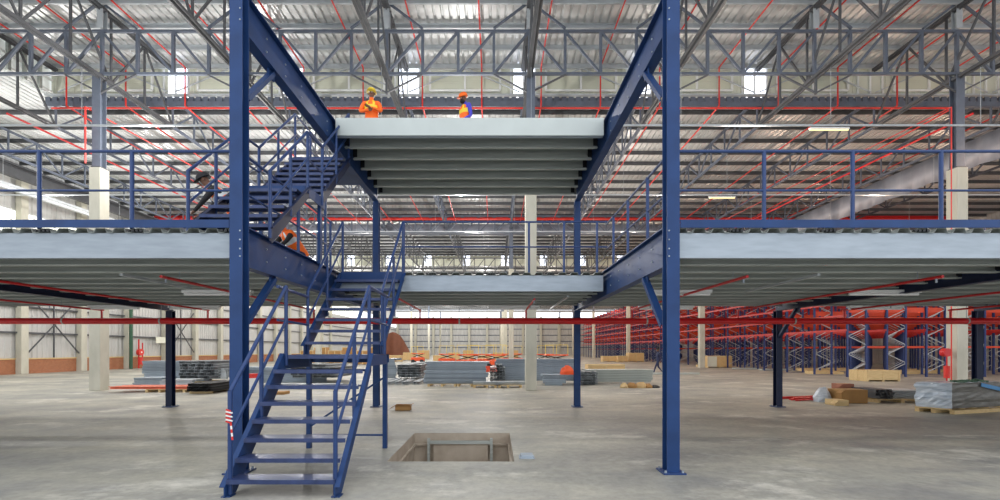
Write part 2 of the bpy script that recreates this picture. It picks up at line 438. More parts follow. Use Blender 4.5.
for i, gx in enumerate(GRID):
    nm = 'grid line %s from the left' % ordn(i)
    if gx > MX0-6 and gx < MX1:
        truss_y(gx, 8, 22.3, 12.85, ZM-.3 if gx > MX0 else 14.3, ZM-.3 if gx > MX0 else 14.3, 'grey lattice truss running back under the raised roof, %s' % nm, 8, 'trusses under the raised roof', .24, 'dark_steel')
    truss_y(gx, 22.3, 44.5, 12.85, zlow(22.6)-.35, zlow(44.5)-.35, 'grey lattice truss running back under the lower roof, %s' % nm, 14, 'trusses under the lower roof', .16)
    truss_y(gx, 44.5, 67.7, 12.85, ZM-.4, ZM-.4, 'far lattice truss beyond the smoke curtain, %s' % nm, 10, 'trusses beyond the smoke curtain', .16, 'dark_steel')

def girder_x(y, zb, zt, label, m='grey_steel', ch=.15, full=True):
    t = thing('lattice_girder', label, 'girder', (1.4, y, zb))
    x0, x1 = GRID[1], GRID[-1]
    MB().bar((x0, y, zb), (x1, y, zb), rect(ch, ch)).build('bottom_chord', m, t)
    MB().bar((x0, y, zt), (x1, y, zt), rect(ch, ch)).build('top_chord', m, t)
    st = 5.87/4; n = 36
    for i in range(n+1):
        x = x0+i*st
        MB().bar((x, y, zb), (x, y, zt), rect(.11, .11)).build('web_post', m, t)
    for i in range(n):
        x = x0+i*st; mid = x+st/2
        # diagonals fall towards mid span between the main columns (17.6 m apart)
        ph = ((mid-1.4) % 17.61)/17.61
        if ph < .5: MB().bar((x, y, zt), (x+st, y, zb), rect(.09, .09)).build('web_diagonal', m, t)
        else: MB().bar((x, y, zb), (x+st, y, zt), rect(.09, .09)).build('web_diagonal', m, t)
    return t
girder_x(18.3, 13.03, 14.78, 'long blue grey lattice girder across the hall in front of the clerestory', 'grey_steel', .1)
girder_x(41.0, 12.5, 14.0, 'second lattice girder across the hall just before the smoke curtain', 'grey_steel')
girder_x(63.6, 12.85, 14.8, 'farthest lattice girder across the hall seen over the centre deck', 'dark_steel')
for i, gx in enumerate(GRID):
    if gx < MX0+1 or gx > MX1-1: continue
    t = thing('girder_post', 'light steel post with splayed braces on the near girder, %s from the left' % ordn(i), 'post', (gx, 18.3, 12.2), 'posts on the near girder')
    MB().bar((gx, 18.3, 14.84), (gx, 18.3, ZM-.05), ibeam(.24, .24, .02, .02)).build('post', 'light_steel', t)
    for s in (-1, 1):
        MB().bar((gx, 18.22, 15.95), (gx+s*1.47, 18.22, 14.84), rect(.08, .08)).build('upper_brace', 'grey_steel', t)
        MB().bar((gx, 18.22, 12.2), (gx+s*1.47, 18.22, 12.95), rect(.06, .06)).build('lower_brace', 'dark_steel', t)
    MB().bar((gx, 18.22, 12.15), (gx, 18.22, 12.95), rect(.08, .08)).build('hanger', 'dark_steel', t)

# hall columns: concrete below, steel above
rows = (18.3, 41.0, 63.6, 86.2, 108.8, 131.4)
wx = {-16.33: 'left', 1.45: 'centre', 19.02: 'right'}
for r, yc in enumerate(rows):
    for xc, side in wx.items():
        t = thing('hall_column', 'pale concrete hall column with steel top, %s line, %s row back' % (side, ordn(r)), 'column', (xc, yc, 0), 'hall columns')
        MB().box(xc-.225, xc+.225, yc-.225, yc+.225, 0, 9.1).build('concrete_shaft', 'concrete_column', t, bevel=.015)
        MB().box(xc-.19, xc+.19, yc-.19, yc+.19, 9.1, 9.16).build('cap_plate', 'dark_steel', t)
        MB().bar((xc, yc, 9.16), (xc, yc, 13.0 if r else 13.0), ibeam(.34, .3, .025, .02)).build('steel_stem', 'grey_steel', t)

# smoke curtains
mb = MB(); n = 160
def curtain(pts_top, pts_bot):
    mb = MB(); n = len(pts_top)
    for p in pts_top: mb.v.append(V(p))
    for p in pts_bot: mb.v.append(V(p))
    for i in range(n-1): mb.face([i, i+1, n+i+1, n+i])
    return mb
top = []; bot = []
for i in range(n+1):
    x = XL+(XR-XL)*i/n; w = .05*math.sin(i*1.7)+.03*math.sin(i*.6)
    top.append((x, 42.2+w*.5, 13.6)); bot.append((x, 42.2+w, 12.55+.04*math.sin(i*.9)))
o = curtain(top, bot).build('smoke_curtain', 'smoke_curtain', smooth=True); md = o.modifiers.new('t', 'SOLIDIFY'); md.thickness = .01
tag(o, 'grey smoke curtain hanging straight across the hall behind the red main pipe', 'curtain')
top = []; bot = []
for i in range(121):
    y = 10+34*i/120; w = .08*math.sin(i*1.9)+.05*math.sin(i*.53)
    top.append((25.2+w*.3, y, 12.75)); bot.append((25.2+w, y, 11.25+.05*math.sin(i*.7)))
o = curtain(top, bot).build('smoke_curtain', 'smoke_curtain', smooth=True); md = o.modifiers.new('t', 'SOLIDIFY'); md.thickness = .01
tag(o, 'crumpled grey smoke curtain running back at upper right of the hall', 'curtain')

# ------------------------------------------------------------------ roof level sprinkler pipes
def pipe(pts, r, name, lab, grp=None, m='red_pipe_bright', n=8, cat='pipe'):
    mb = MB().path(pts, ngon(r, n))
    return tag(mb.build(name, m, smooth=False), lab, cat, grp)
k = 0
for i in range(-8, 11):
    x = -.68+2.94*i
    if not (MX0+.3 < x < MX1): continue
    zl = 13.75
    pipe([(x, 8, ZM-.35), (x, 22.0, ZM-.35), (x, 22.0, 13.75), (x, 23.0, 13.7), (x, 41, 13.35)], .035, 'sprinkler_pipe',
         'red roof sprinkler branch dropping past the clerestory, %s from the left' % ordn(k), 'roof sprinkler branches'); k += 1
pipe([(-21.9, 21.9, 13.58), (22.4, 21.9, 13.58)], .045, 'sprinkler_main', 'thin red sprinkler main crossing the hall below the clerestory')
pipe([(XL+1, 41.2, 13.98), (XR-3, 41.2, 13.98)], .13, 'sprinkler_main', 'upper thick red sprinkler main across the far lower roof', m='red_pipe')
pipe([(XL+1, 40.7, 13.65), (XR-3, 40.7, 13.65)], .11, 'sprinkler_main', 'lower thick red sprinkler main across the far lower roof', m='red_pipe_bright')
pipe([(-16.58, 41.0, 12.3), (-16.58, 17.95, 11.47), (-16.58, 17.95, 9.2)], .03, 'sprinkler_riser', 'red riser pipe beside the left steel column stem')
pipe([(18.43, 41.0, 12.3), (18.43, 17.95, 11.47), (18.43, 17.95, .0)], .022, 'sprinkler_riser', 'red riser pipe beside the right concrete column')
for i in range(-5, 6):
    pass
# extra low red branches seen on the left and right of the lower roof
for i, (x, z) in enumerate(((-22.0, 12.3), (21.5, 12.3))):
    pipe([(x, 20, z), (x, 41, z+.3)], .05, 'sprinkler_pipe', 'low red sprinkler branch hung under the trusses, %s from the left' % ordn(i), 'low sprinkler branches', 'red_pipe')

# trunking rows with batten lights
lr = 0
for yc, y_l in ((17.4, 'nearest'), (25.2, 'middle'), (33.0, 'farthest')):
    t = thing('lighting_trunking', '%s white lighting trunking row crossing the hall under the trusses' % y_l, 'trunking', (0, yc, 10.42), 'lighting trunking rows')
    MB().bar((XL+2, yc, 10.45), (XR-4, yc, 10.45), rect(.06, .06)).build('trunking', 'light_steel', t)
    x = GRID[0]
    for gx in GRID:
        MB().bar((gx, yc, 10.47), (gx, yc, 12.8), rect(.012, .012)).build('hanger', 'light_steel', t)
def batten(x0, x1, y, z, label, lit=True, grp=None):
    t = thing('batten_light', label, 'light', ((x0+x1)/2, y, z), grp)
    MB().box(x0, x1, y-.05, y+.05, z, z+.06).build('housing', 'white_paint', t, bevel=.005)
    MB().bar((x0+.03, y, z-.028), (x1-.03, y, z-.028), ngon(.026, 10)).build('tube', 'tube_glow' if lit else 'white_paint', t)
    return t
batten(12.3, 13.85, 17.4, 10.3, 'lit batten light on the nearest trunking row, upper right', True)
batten(12.1, 13.6, 25.2, 10.3, 'lit batten light on the middle trunking row, right of the blue column', True)

# ------------------------------------------------------------------ mezzanine
COLX = [-15.4, -9.44, -3.46, 2.37, 8.2, 14.0, 19.9]
Y1, Y2, YC = 6.0, 12.9, 9.4
def column(x, y, h, label, m='blue_paint', w=.17, grp=None):
    t = thing('mezzanine_column', label, 'column', (x, y, 0), grp)
    MB().bar((x, y, .02), (x, y, h), ibeam(w, w, .014, .012), (0, 1, 0)).build('shaft', m, t)
    MB().box(x-.15, x+.15, y-.15, y+.15, 0, .022).build('base_plate', 'rail_blue', t, bevel=.003)
    for sx in (-1, 1):
        for sy in (-1, 1):
            MB().bar((x+sx*.115, y+sy*.115, .02), (x+sx*.115, y+sy*.115, .05), ngon(.016, 6)).build('anchor_bolt', 'galvanised', t)
    return t
cn = column(-3.46, Y1, 8.4, 'tall near blue steel column beside the foot of the stairs')
cr = column(2.37, Y1, 8.4, 'tall near blue steel column standing alone right of the pit')
for cc, x in ((cn, -3.46), (cr, 2.37)):
    s = 1 if x < 0 else -1
    for zc in (2.9, 3.0, 3.12, 3.24, 6.05, 6.2, 6.35, 7.0, 7.3):
        for yy in (Y1-.085, ):
            MB().bar((x+s*.06, yy-.012, zc), (x+s*.06, yy+.005, zc), ngon(.011, 6)).build('bolt', 'galvanised', cc)
column(-3.46, Y2, 5.95, 'back blue column behind the stair landing, carrying the upper platform')
column(2.37, Y2, 5.95, 'back blue column under the upper platform, right of the pale hall column')
column(-9.44, Y2, 2.78, 'dark blue back column left of the stairs, under the left deck', 'blue_paint_shaded')
column(8.2, Y2, 2.78, 'dark blue back column under the right deck with a knee brace', 'blue_paint_shaded')
column(14.0, Y2, 2.78, 'dark blue back column behind the wrapped pallet at far right', 'blue_paint_shaded')
column(-15.4, Y2, 2.78, 'dark blue back column beyond the left frame edge', 'blue_paint_shaded')

def mainbeam(x, y0, y1, zb, zt, label, m='blue_paint'):
    t = thing('main_beam', label, 'beam', (x, (y0+y1)/2, zb))
    MB().bar((x, y0, (zb+zt)/2), (x, y1, (zb+zt)/2), ibeam(.16, zt-zb, .016, .012)).build('beam', m, t)
    s = 1 if x < 0 else -1
    n = int((y1-y0)/.6)
    for i in range(1, n):
        if x in (-3.46, 2.37) and y0+i*.6 < YC-.3:
            for dz in (.35, .7):
                MB().bar((x+s*.004, y0+i*.6, zb+(zt-zb)*dz), (x+s*.02, y0+i*.6, zb+(zt-zb)*dz), ngon(.013, 6)).build('bolt', 'galvanised', t)
    return t
bl = {-15.4: 'outermost left', -9.44: 'left bay', -3.46: 'left of the stair opening', 2.37: 'right of the stair opening', 8.2: 'right bay', 14.0: 'far right bay', 19.9: 'outermost right'}
for x in COLX:
    near = x in (-3.46, 2.37)
    mainbeam(x, Y1+(.09 if near else 0), 13.0, 2.785, 3.33, 'deep blue main beam of the lower deck, %s' % bl[x], 'blue_paint' if near else 'blue_paint_shaded')
mainbeam(-3.46, Y1+.09, 13.0, 5.95, 6.5, 'deep blue upper platform beam running back from the left near column')
mainbeam(2.37, Y1+.09, 13.0, 5.95, 6.5, 'deep blue upper platform beam running back from the right near column')

# knee braces
def knee(x, ya, za, yb, zb, label, m='blue_paint'):
    t = thing('knee_brace', label, 'brace', (x, (ya+yb)/2, min(za, zb)))
    MB().bar((x, ya, za), (x, yb, zb), csec(.06, .1, .01, .02), (1, 0, 0)).build('brace', m, t)
    MB().box(x-.01, x+.01, yb-.1, yb+.08, zb-.12, zb).build('gusset', m, t)
knee(-3.46, 6.13, 2.05, 6.9, 2.78, 'blue knee brace under the lower beam at the left near column')
knee(2.33, 6.13, 2.0, 6.9, 2.78, 'blue knee brace under the lower beam at the right near column')
knee(-3.46, 6.13, 5.15, 6.85, 5.95, 'blue knee brace under the upper beam at the left near column')
knee(2.33, 6.13, 5.15, 6.85, 5.95, 'blue knee brace under the upper beam at the right near column')
knee(8.2, 12.8, 2.0, 12.05, 2.78, 'dark knee brace at the right deck back column', 'blue_paint_shaded')

# joists
jn = 0
def joist(x0, x1, y, zb, zt, label, grp, front=False):
    t = thing('deck_joist', label, 'joist', ((x0+x1)/2, y, zb), grp)
    a, b = x0+.09, x1-.09
    MB().bar((a, y, (zb+zt)/2), (b, y, (zb+zt)/2), csec(.075, zt-zb, .006, .022, -1 if front else 1)).build('joist', 'galvanised' if front else 'galvanised_dull', t)
    for xx in (a, b):
        s = 1 if xx == a else -1
        MB().box(min(xx, xx+s*.1), max(xx, xx+s*.1), y-.085 if not front else y+.012, y-.079 if not front else y+.02, zb+.04, zt-.04).build('cleat', 'black_clip', t)
    return t
names = {0: 'outer left bay', 1: 'left bay', 2: 'centre bay', 3: 'right bay', 4: 'far right bay', 5: 'outermost right bay'}
for b in range(6):
    x0, x1 = COLX[b], COLX[b+1]
    ys = [6.0+.6*i for i in range(12)] if b != 2 else [YC+.6*i for i in range(6)]
    for i, y in enumerate(ys):
        xa = x0 if not (i == 0 and b != 2) else x0
        joist(xa, x1, y, 2.893, 3.23, ('front galvanised edge joist of the lower deck, %s' % names[b]) if i == 0 else 'galvanised joist under the lower deck %s, %s behind its edge joist' % (names[b], ordn(i-1)), 'joists of the lower deck', i == 0)
    ye = ys[0]
    # profiled decking, ribs running back
    mb = MB(); pitch = .25; x = x0+.09
    prof = []
    while x < x1-.32:
        prof += [(x, .055), (x+.1, .055), (x+.125, 0), (x+.19, 0), (x+.225, .055)]; x += pitch
    prof.append((x1-.09, .055)); n = len(prof)
    for yy in (ye-.03, 12.98):
        for a, c in prof: mb.v.append(V((a, yy, 3.233+c)))
    for i in range(n-1): mb.face([i, i+1, n+i+1, n+i])
    o = mb.build('deck_sheeting', 'deck_sheet'); md = o.modifiers.new('t', 'SOLIDIFY'); md.thickness = .006
    tag(o, 'profiled steel sheeting of the lower deck, %s' % names[b], 'decking', 'sheeting of the lower deck')
    # dark blocks put in for the shadow inside the hollow rib ends
    mb = MB(); x = x0+.25
    c = 0
    while x < x1-.2:
        if c % 5 == 2:
            for q in range(4): mb.box(x+q*.055, x+q*.055+.035, ye-.05, ye-.01, 3.24, 3.27)
        x += .25; c += 1
    o = mb.build('rib_end_shade', 'black_clip'); o['kind'] = 'stuff'
    tag(o, 'small dark blocks standing for shadow in the rib ends along the lower deck edge, %s' % names[b], 'clips', 'rib end shade of the lower deck edge')
# toe boards
for a, b, y, lb in ((-15.4, -3.56, 5.93, 'blue toe board along the left deck edge'), (2.47, 19.9, 5.93, 'blue toe board along the right deck edge')):
    tag(MB().box(a, b, y, y+.012, 3.285, 3.392).build('toe_board', 'blue_paint'), lb, 'toe board')

# upper platform
for i in range(7):
    y = YC+.59*i
    joist(-3.46, 2.37, y, 6.17, 6.45, 'front edge joist of the upper platform' if i == 0 else 'galvanised joist under the upper platform, %s behind the front edge' % ordn(i-1), 'joists of the upper platform', i == 0)
tag(MB().box(-3.37, 2.28, YC-.05, YC-.035, 6.17, 6.54).build('edge_fascia', 'pale_fascia'), 'pale galvanised fascia across the upper platform front', 'fascia')
tag(MB().box(-3.375, 2.285, YC-.03, 13.0, 6.455, 6.5).box(-3.45, 2.36, 12.99, 13.0, 6.2, 6.5).build('platform_floor', 'deck_sheet'), 'flat grey floor sheet of the upper platform under the two workers', 'decking')

# handrails
def rail_run(name_label, pts, posts, base, hgt=1.05, mid=.52, r=.02, m='rail_blue', pr=.026, parent=None, pname='handrail'):
    """pts: polyline of (x,y,zfloor); posts: list of (x,y,zfloor)"""
    if parent is None:
        t = thing('handrail', name_label, 'handrail', (sum(p[0] for p in pts)/len(pts), sum(p[1] for p in pts)/len(pts), min(p[2] for p in pts)))
        MB().path([(x, y, z+hgt) for x, y, z in pts], ngon(r, 10)).build('top_rail', m, t)
        MB().path([(x, y, z+mid) for x, y, z in pts], ngon(r*.8, 8)).build('mid_rail', m, t)
        for x, y, z in posts: 
            MB().bar((x, y, z+.0), (x, y, z+hgt+.012), ngon(pr, 10)).build('post', m, t)
        return t
    t = MB().path([(x, y, z+hgt) for x, y, z in pts], ngon(r, 10)).build(pname, m, parent)
    MB().path([(x, y, z+mid) for x, y, z in pts], ngon(r*.8, 8)).build('mid_rail', m, t)
    for q_ in posts:
        x, y, z = q_[:3]; zb_ = q_[3] if len(q_) > 3 else z
        MB().bar((x, y, zb_), (x, y, z+hgt+.01), ngon(pr, 10)).build('post', m, t)
    return t
def PXn(px, y=6.0): return (px-CX)*y/F
zf = 3.285
left_posts = [(PXn(p), 6.0, zf) for p in (-420, -328, -236, -144, -52, 39.5, 132)]
rail_run('blue tube handrail along the left deck front edge', [(-15.4, 6.0, zf), (-3.55, 6.0, zf)], left_posts, zf)
right_posts = [(PXn(p), 6.0, zf) for p in (764, 852.5, 941, 1029.5, 1118, 1207, 1296, 1385)]
rail_run('blue tube handrail along the right deck front edge', [(2.46, 6.0, zf), (19.9, 6.0, zf)], right_posts, zf)
rail_run('blue handrail on the beam right of the stair opening', [(2.37, 6.1, 3.33), (2.37, 9.45, 3.33)], [(2.37, 6.92, 3.33), (2.37, 7.95, 3.33), (2.37, 8.92, 3.33)], 3.3, 1.0, .48)
rail_run('blue handrail across the centre deck front edge', [(-1.93, 9.42, 3.285), (2.37, 9.42, 3.285)], [(PXn(404, 9.42), 9.42, 3.285), (PXn(529, 9.42), 9.42, 3.285), (PXn(564, 9.42), 9.42, 3.285), (PXn(597, 9.42), 9.42, 3.285)], 3.285, 1.08, .55)
rail_run('blue handrail on the beam left of the stair opening', [(-3.42, 6.1, 3.33), (-3.42, 9.35, 3.33)], [(-3.42, 7.7, 3.33), (-3.42, 8.7, 3.33), (-3.42, 9.2, 3.33)], 3.3, .98, .46)

# ------------------------------------------------------------------ stairs
def flight(t, xl, xr, y0, z0, y1, z1, n, dep=.2, td=.25, foot=False, m='blue_paint'):
    """stringers from (y0,z0) up to (y1,z1), n treads"""
    rise = (z1-z0)/(n+1); go = (y1-y0)/(n+1)
    sl = V((0, y1-y0, z1-z0)).normalized(); nrm = V((0, -sl.z, sl.y))
    for x, s in ((xl, 1), (xr, -1)):
        mb = MB()
        top0 = V((x, y0, z0)); top1 = V((x, y1, z1))
        if foot:
            pts = [(y0-.02, 0), (y0+.2, 0), (y1+.02, z1-.24), (y1+.02, z1-.0), (y1-.03, z1+.02), (y0-.02, z0+.12)]
        else:
            pts = [(y0-.02, z0-.04), (y0+.06, z0-.06), (y1+.02, z1-.2), (y1+.02, z1), (y0-.02, z0+.14)]
        b = 0
        w = .012
        # flat plate with flanges on the outer side
        for dx in (-w/2, w/2):
            for (yy, zz) in pts: mb.v.append(V((x+dx, yy, zz)))
        k = len(pts)
        mb.face(list(range(k))); mb.face([k+i for i in reversed(range(k))])
        for i in range(k):
            j = (i+1) % k; mb.face([i, j, k+j, k+i])
        # upper flange
        a = pts[-1]; c = pts[-2] if foot else pts[-2]
        mb.bar((x-s*.025, a[0], a[1]), (x-s*.025, c[0], c[1]), rect(.06, .012))
        mb.build('stringer', m, t)
        if foot: MB().box(x-.05, x+.05, y0+.0, y0+.12, 0, .012).build('foot_plate', m, t)
    for k in range(1, n+1):
        z = z0+rise*k; y = y0+go*(k-1)+.0
        mb = MB()
        mb.box(xl+.008, xr-.008, y, y+td, z-.006, z)
        mb.box(xl+.008, xr-.008, y, y+.008, z-.05, z-.006)
        mb.box(xl+.008, xr-.008, y+td-.006, y+td, z-.035, z-.006)
        mb.build('tread', 'tread_blue', t)
st = thing('staircase', 'lower blue steel staircase rising from the floor by a half landing to the centre deck', 'staircase', (-2.5, 7.2, 0))
la, lb, ua, ub = -3.02, -1.79, -3.24, -1.95
ZL, YL0, YL1 = 1.58, 6.36, 7.52
flight(st, la, lb, 4.96, 0, YL0, ZL, 7, foot=True)
flight(st, ua, ub, YL1, ZL, 9.36, 3.28, 7)
# landing
mb = MB(); mb.box(la-.01, lb, YL0, YL1, ZL-.006, ZL); mb.box(ua, lb, YL1-.3, YL1, ZL-.006, ZL); mb.box(la, lb, YL0, YL0+.01, ZL-.055, ZL-.006)
mb.build('landing_plate', 'tread_blue', st)
mb = MB()
mb.box(la-.012, la, YL0, YL1-.3, ZL-.2, ZL-.006); mb.box(lb-.012, lb, YL0, YL1-.2, ZL-.16, ZL-.006); mb.box(ua+.012, lb-.012, YL1-.012, YL1, ZL-.14, ZL-.006)
mb.build('landing_frame', 'blue_paint', st)
for x in (-3.14, -1.86): MB().bar((x, 7.48, 0), (x, 7.48, ZL-.01), rect(.07, .07)).build('leg', 'blue_paint', st)
MB().bar((-3.14, 7.48, .35), (-1.86, 7.48, 1.2), rect(.03, .03)).build('brace', 'blue_paint', st)
MB().bar((-3.1, 7.48, .22), (-1.88, 7.48, .22), rect(.03, .03)).build('brace', 'blue_paint', st)
MB().box(ua, ub, 9.3, 9.36, 3.06, 3.285).build('top_plate', 'blue_paint', st)
# rails: lower left / right
def stair_rail(t, x, y0, z0, y1, z1, h, lvl=None, posts=(), m='rail_blue'):
    """sloping rail with level extension; z = walking line"""
    pts = [(x, y0, z0), (x, y1, z1)]
    if lvl: pts.append((x, lvl, z1))
    return rail_run('', pts, posts, 0, h, h*.5, .024, m, .026, t)
for x in (la+.02, lb-.02):
    stair_rail(st, x, 5.02, .2, YL0, ZL, .98, None, [(x, 5.02, .2, .02), (x, YL0, ZL, ZL-.15), (x, 5.69, .89, .7)])
for x in (ua+.02, ub-.0):
    stair_rail(st, x, YL1+.1, ZL+.1, 9.36, 3.36, .98, None, [(x, YL1+.1, ZL+.1, ZL-.1), (x, 9.36, 3.36, 3.1), (x, 8.5, 2.45, 2.3)])
rail_run('', [(la-.1, YL0, ZL), (ua+.02, YL1+.1, ZL)], [], 0, .98, .5, .024, 'rail_blue', .024, st)
rail_run('', [(lb-.02, YL0, ZL), (lb-.06, YL1+.1, ZL)], [(lb-.06, YL1-.1, ZL)], 0, .98, .5, .024, 'rail_blue', .024, st)

s2 = thing('staircase', 'upper blue steel staircase climbing from the left deck to the upper platform', 'staircase', (-3.9, 8.2, 3.29))
xa, xb = -4.5, -3.58
xb = -3.3
flight(s2, xa, xb, 6.5, 3.29, 7.83, 4.55, 5, td=.25, m='blue_paint_shaded')
flight(s2, xa, xb, 8.5, 4.55, 10.0, 6.0, 7, td=.22, m='blue_paint_shaded')
mb = MB(); mb.box(xa, xb, 7.83, 8.5, 4.544, 4.55); mb.box(xa, xb, 7.83, 7.84, 4.36, 4.544); mb.box(xb-.012, xb, 7.83, 8.6, 4.36, 4.544); mb.box(xa, xa+.012, 7.83, 8.6, 4.36, 4.544)
mb.build('landing_plate', 'blue_paint', s2)
mb = MB(); mb.box(xa, -3.56, 10.0, 11.7, 5.994, 6.0); mb.box(xa, -3.56, 10.0, 10.01, 5.85, 5.994); mb.box(xa, xa+.012, 10.0, 11.7, 5.8, 5.994)
mb.build('landing_plate', 'blue_paint', s2)
for x, y, z in ((xa+.04, 11.65, 6.0), (xa+.04, 10.05, 5.95), (xa+.04, 8.45, 4.5), (xb-.05, 8.45, 4.5)):
    MB().bar((x, y, 3.29), (x, y, z-.01), rect(.06, .06)).build('leg', 'blue_paint', s2)
for x in (xa, xb):
    pts = [(x, 6.5, 3.32), (x, 7.78, 4.52), (x, 8.45, 4.55), (x, 9.98, 6.0)]
    if x == xa: pts.append((x, 11.6, 6.0))
    posts = [(x, 6.5, 3.32, 3.29), (x, 7.15, 3.93, 3.8), (x, 7.8, 4.52, 4.4), (x, 8.45, 4.55, 4.4), (x, 9.2, 5.26, 5.1), (x, 9.98, 6.0, 5.85)]
    if x == xa: posts += [(x, 10.8, 5.98), (x, 11.6, 5.98)]
    rail_run('', pts, posts, 0, .95, .48, .024, 'rail_blue', .026, s2)

# ------------------------------------------------------------------ sprinklers and lights under the lower deck
t = thing('sprinkler_main', 'thick red sprinkler main crossing right under the lower deck at the back', 'pipe', (0, 12.35, 2.37))
MB().bar((-16, 12.35, 2.455), (20, 12.35, 2.455), ngon(.088, 14)).build('pipe', 'red_pipe', t, smooth=False)
for i in range(-5, 7):
    x = .85+2.95*i
    if -15.5 < x < 19.5:
        MB().bar((x, 12.35, 2.5), (x, 12.35, 2.78), ngon(.025, 8)).build('riser', 'red_pipe', t)
for x in (-9.3, -7.0, -12.0, -1, 4.2, 8.3, 13.1):
    MB().bar((x-.02, 12.35, 2.455), (x+.02, 12.35, 2.455), ngon(.096, 14)).build('clamp', 'galvanised_dull', t)
    MB().bar((x, 12.35, 2.54), (x, 12.35, 2.89), ngon(.008, 6)).build('hanger', 'galvanised', t)
k = 0
for i in range(-5, 7):
    x = .85+2.95*i
    if not -15.5 < x < 19.5: continue
    y0 = 6.7 if not (-3.4 < x < 2.3) else 9.7
    t = thing('sprinkler_pipe', 'red sprinkler branch running back under the lower deck, %s from the left' % ordn(k), 'pipe', (x, 9.5, 2.7), 'sprinkler branches under the lower deck'); k += 1
    MB().bar((x, y0, 2.76), (x, 12.4, 2.76), ngon(.024, 8)).build('pipe', 'red_pipe', t)
    for yy in (y0+.1, 10.9):
        MB().bar((x, yy, 2.76), (x, yy, 2.68), ngon(.014, 8)).build('sprinkler_head', 'galvanised', t)
        MB().bar((x, yy+.3, 2.77), (x, yy+.3, 2.9), ngon(.006, 6)).build('hanger', 'galvanised', t)
for i, (a, b, y) in enumerate(((3.05, 4.35, 8.95), (7.1, 8.55, 8.95), (-6.3, -4.9, 8.95), (-11, -9.6, 12.0), (3.9, 5.4, 12.1), (9.6, 11.1, 12.1), (-8.9, -7.5, 12.1), (-.2, 1.2, 12.1))):
    batten(a, b, y, 2.8, 'unlit white batten light under the lower deck, %s' % ['right of the near right column', 'under the right bay', 'just left of the left column', 'far left at the back', 'right bay at the back', 'far right at the back', 'left bay at the back', 'centre bay at the back'][i], False, 'batten lights under the lower deck')
# conduits
for i, (x, ya, yb) in enumerate(((-11.6, 7.2, 12.8), (1.6, 9.8, 12.8), (-5.9, 7, 8.6), (5.1, 7, 9), (10.6, 8, 12.8))):
    tag(MB().bar((x, ya, 2.84), (x, yb, 2.84), rect(.05, .04)).build('conduit', 'light_steel'), 'thin pale conduit running back under the lower deck, %s from the left' % ordn((0, 2, 1, 3, 4)[i]), 'conduit', 'conduits under the lower deck')
# ------------------------------------------------------------------ pallet racking at right
def make_rack_row(y, lab):
    t = thing('pallet_rack', lab, 'rack', (21.7, y, 0), 'rows of pallet racking')
    f0 = None
    XS = [21.6+2.42*k for k in range(8)]
    for k, x in enumerate(XS):
        if f0 is None:
            f = MB().box(x-.05, x+1.2, y-.045, y+.045, 0, .012).build('upright_frame', 'rack_blue', t)
            for dx in (0, 1.15): MB().bar((x+dx, y, 0), (x+dx, y, 9.1), csec(.1, .09, .012, .02), (0, 1, 0)).build('upright', 'rack_blue', f)
            mb = MB(); z = .3; s = 0
            while z < 8.8:
                a, b = (x, x+1.15) if s == 0 else (x+1.15, x)
                mb.bar((a, y, z), (b, y, z+.55), rect(.035, .035)); z += .55; s = 1-s
            mb.build('lattice_brace', 'light_steel', f)
            f0 = f; x00 = x
        else:
            f = f0.copy(); C.objects.link(f); f.parent = t; f.location = V(f0.location)+V((x-x00, 0, 0))
            for g in f0.children:
                gg = g.copy(); C.objects.link(gg); gg.parent = f
    for z, h, m in ((1.78, .11, 'rack_orange'), (3.35, .3, 'rack_orange'), (3.95, .3, 'rack_orange'), (4.7, .22, 'rack_red'), (5.7, .22, 'rack_red'), (6.7, .22, 'rack_orange'), (7.7, .22, 'rack_red'), (8.7, .22, 'rack_red')):
        MB().box(XS[0]+1.2 if z < 2 else XS[0]-.05, XS[-1]+1.2, y+.05, y+.1, z, z+h).build('cross_beam', m, t)
    for z in (2.8, 3.7, 4.5, 5.4, 6.3, 7.2, 8.1):
        MB().box(XS[0]-.1, XS[0]-.05, y-.04, y+2.76, z, z+.13).build('side_rail', 'rack_red', t)
    for k in range(1, 8, 1):
        MB().box(XS[k]-.1, XS[k]-.05, y-.04, y+2.76, 2.8, 2.93).build('lane_rail', 'rack_red', t)
    return t
r0 = make_rack_row(27.2, 'nearest row of blue and red pallet racking, facing the mezzanine')
for i in range(1, 30):
    copy_tree(r0, (0, 2.8*i, 0), '%s row of blue and red pallet racking behind the front one' % ordn(i-1) if i < 8 else 'distant row of blue and red pallet racking along the aisle')

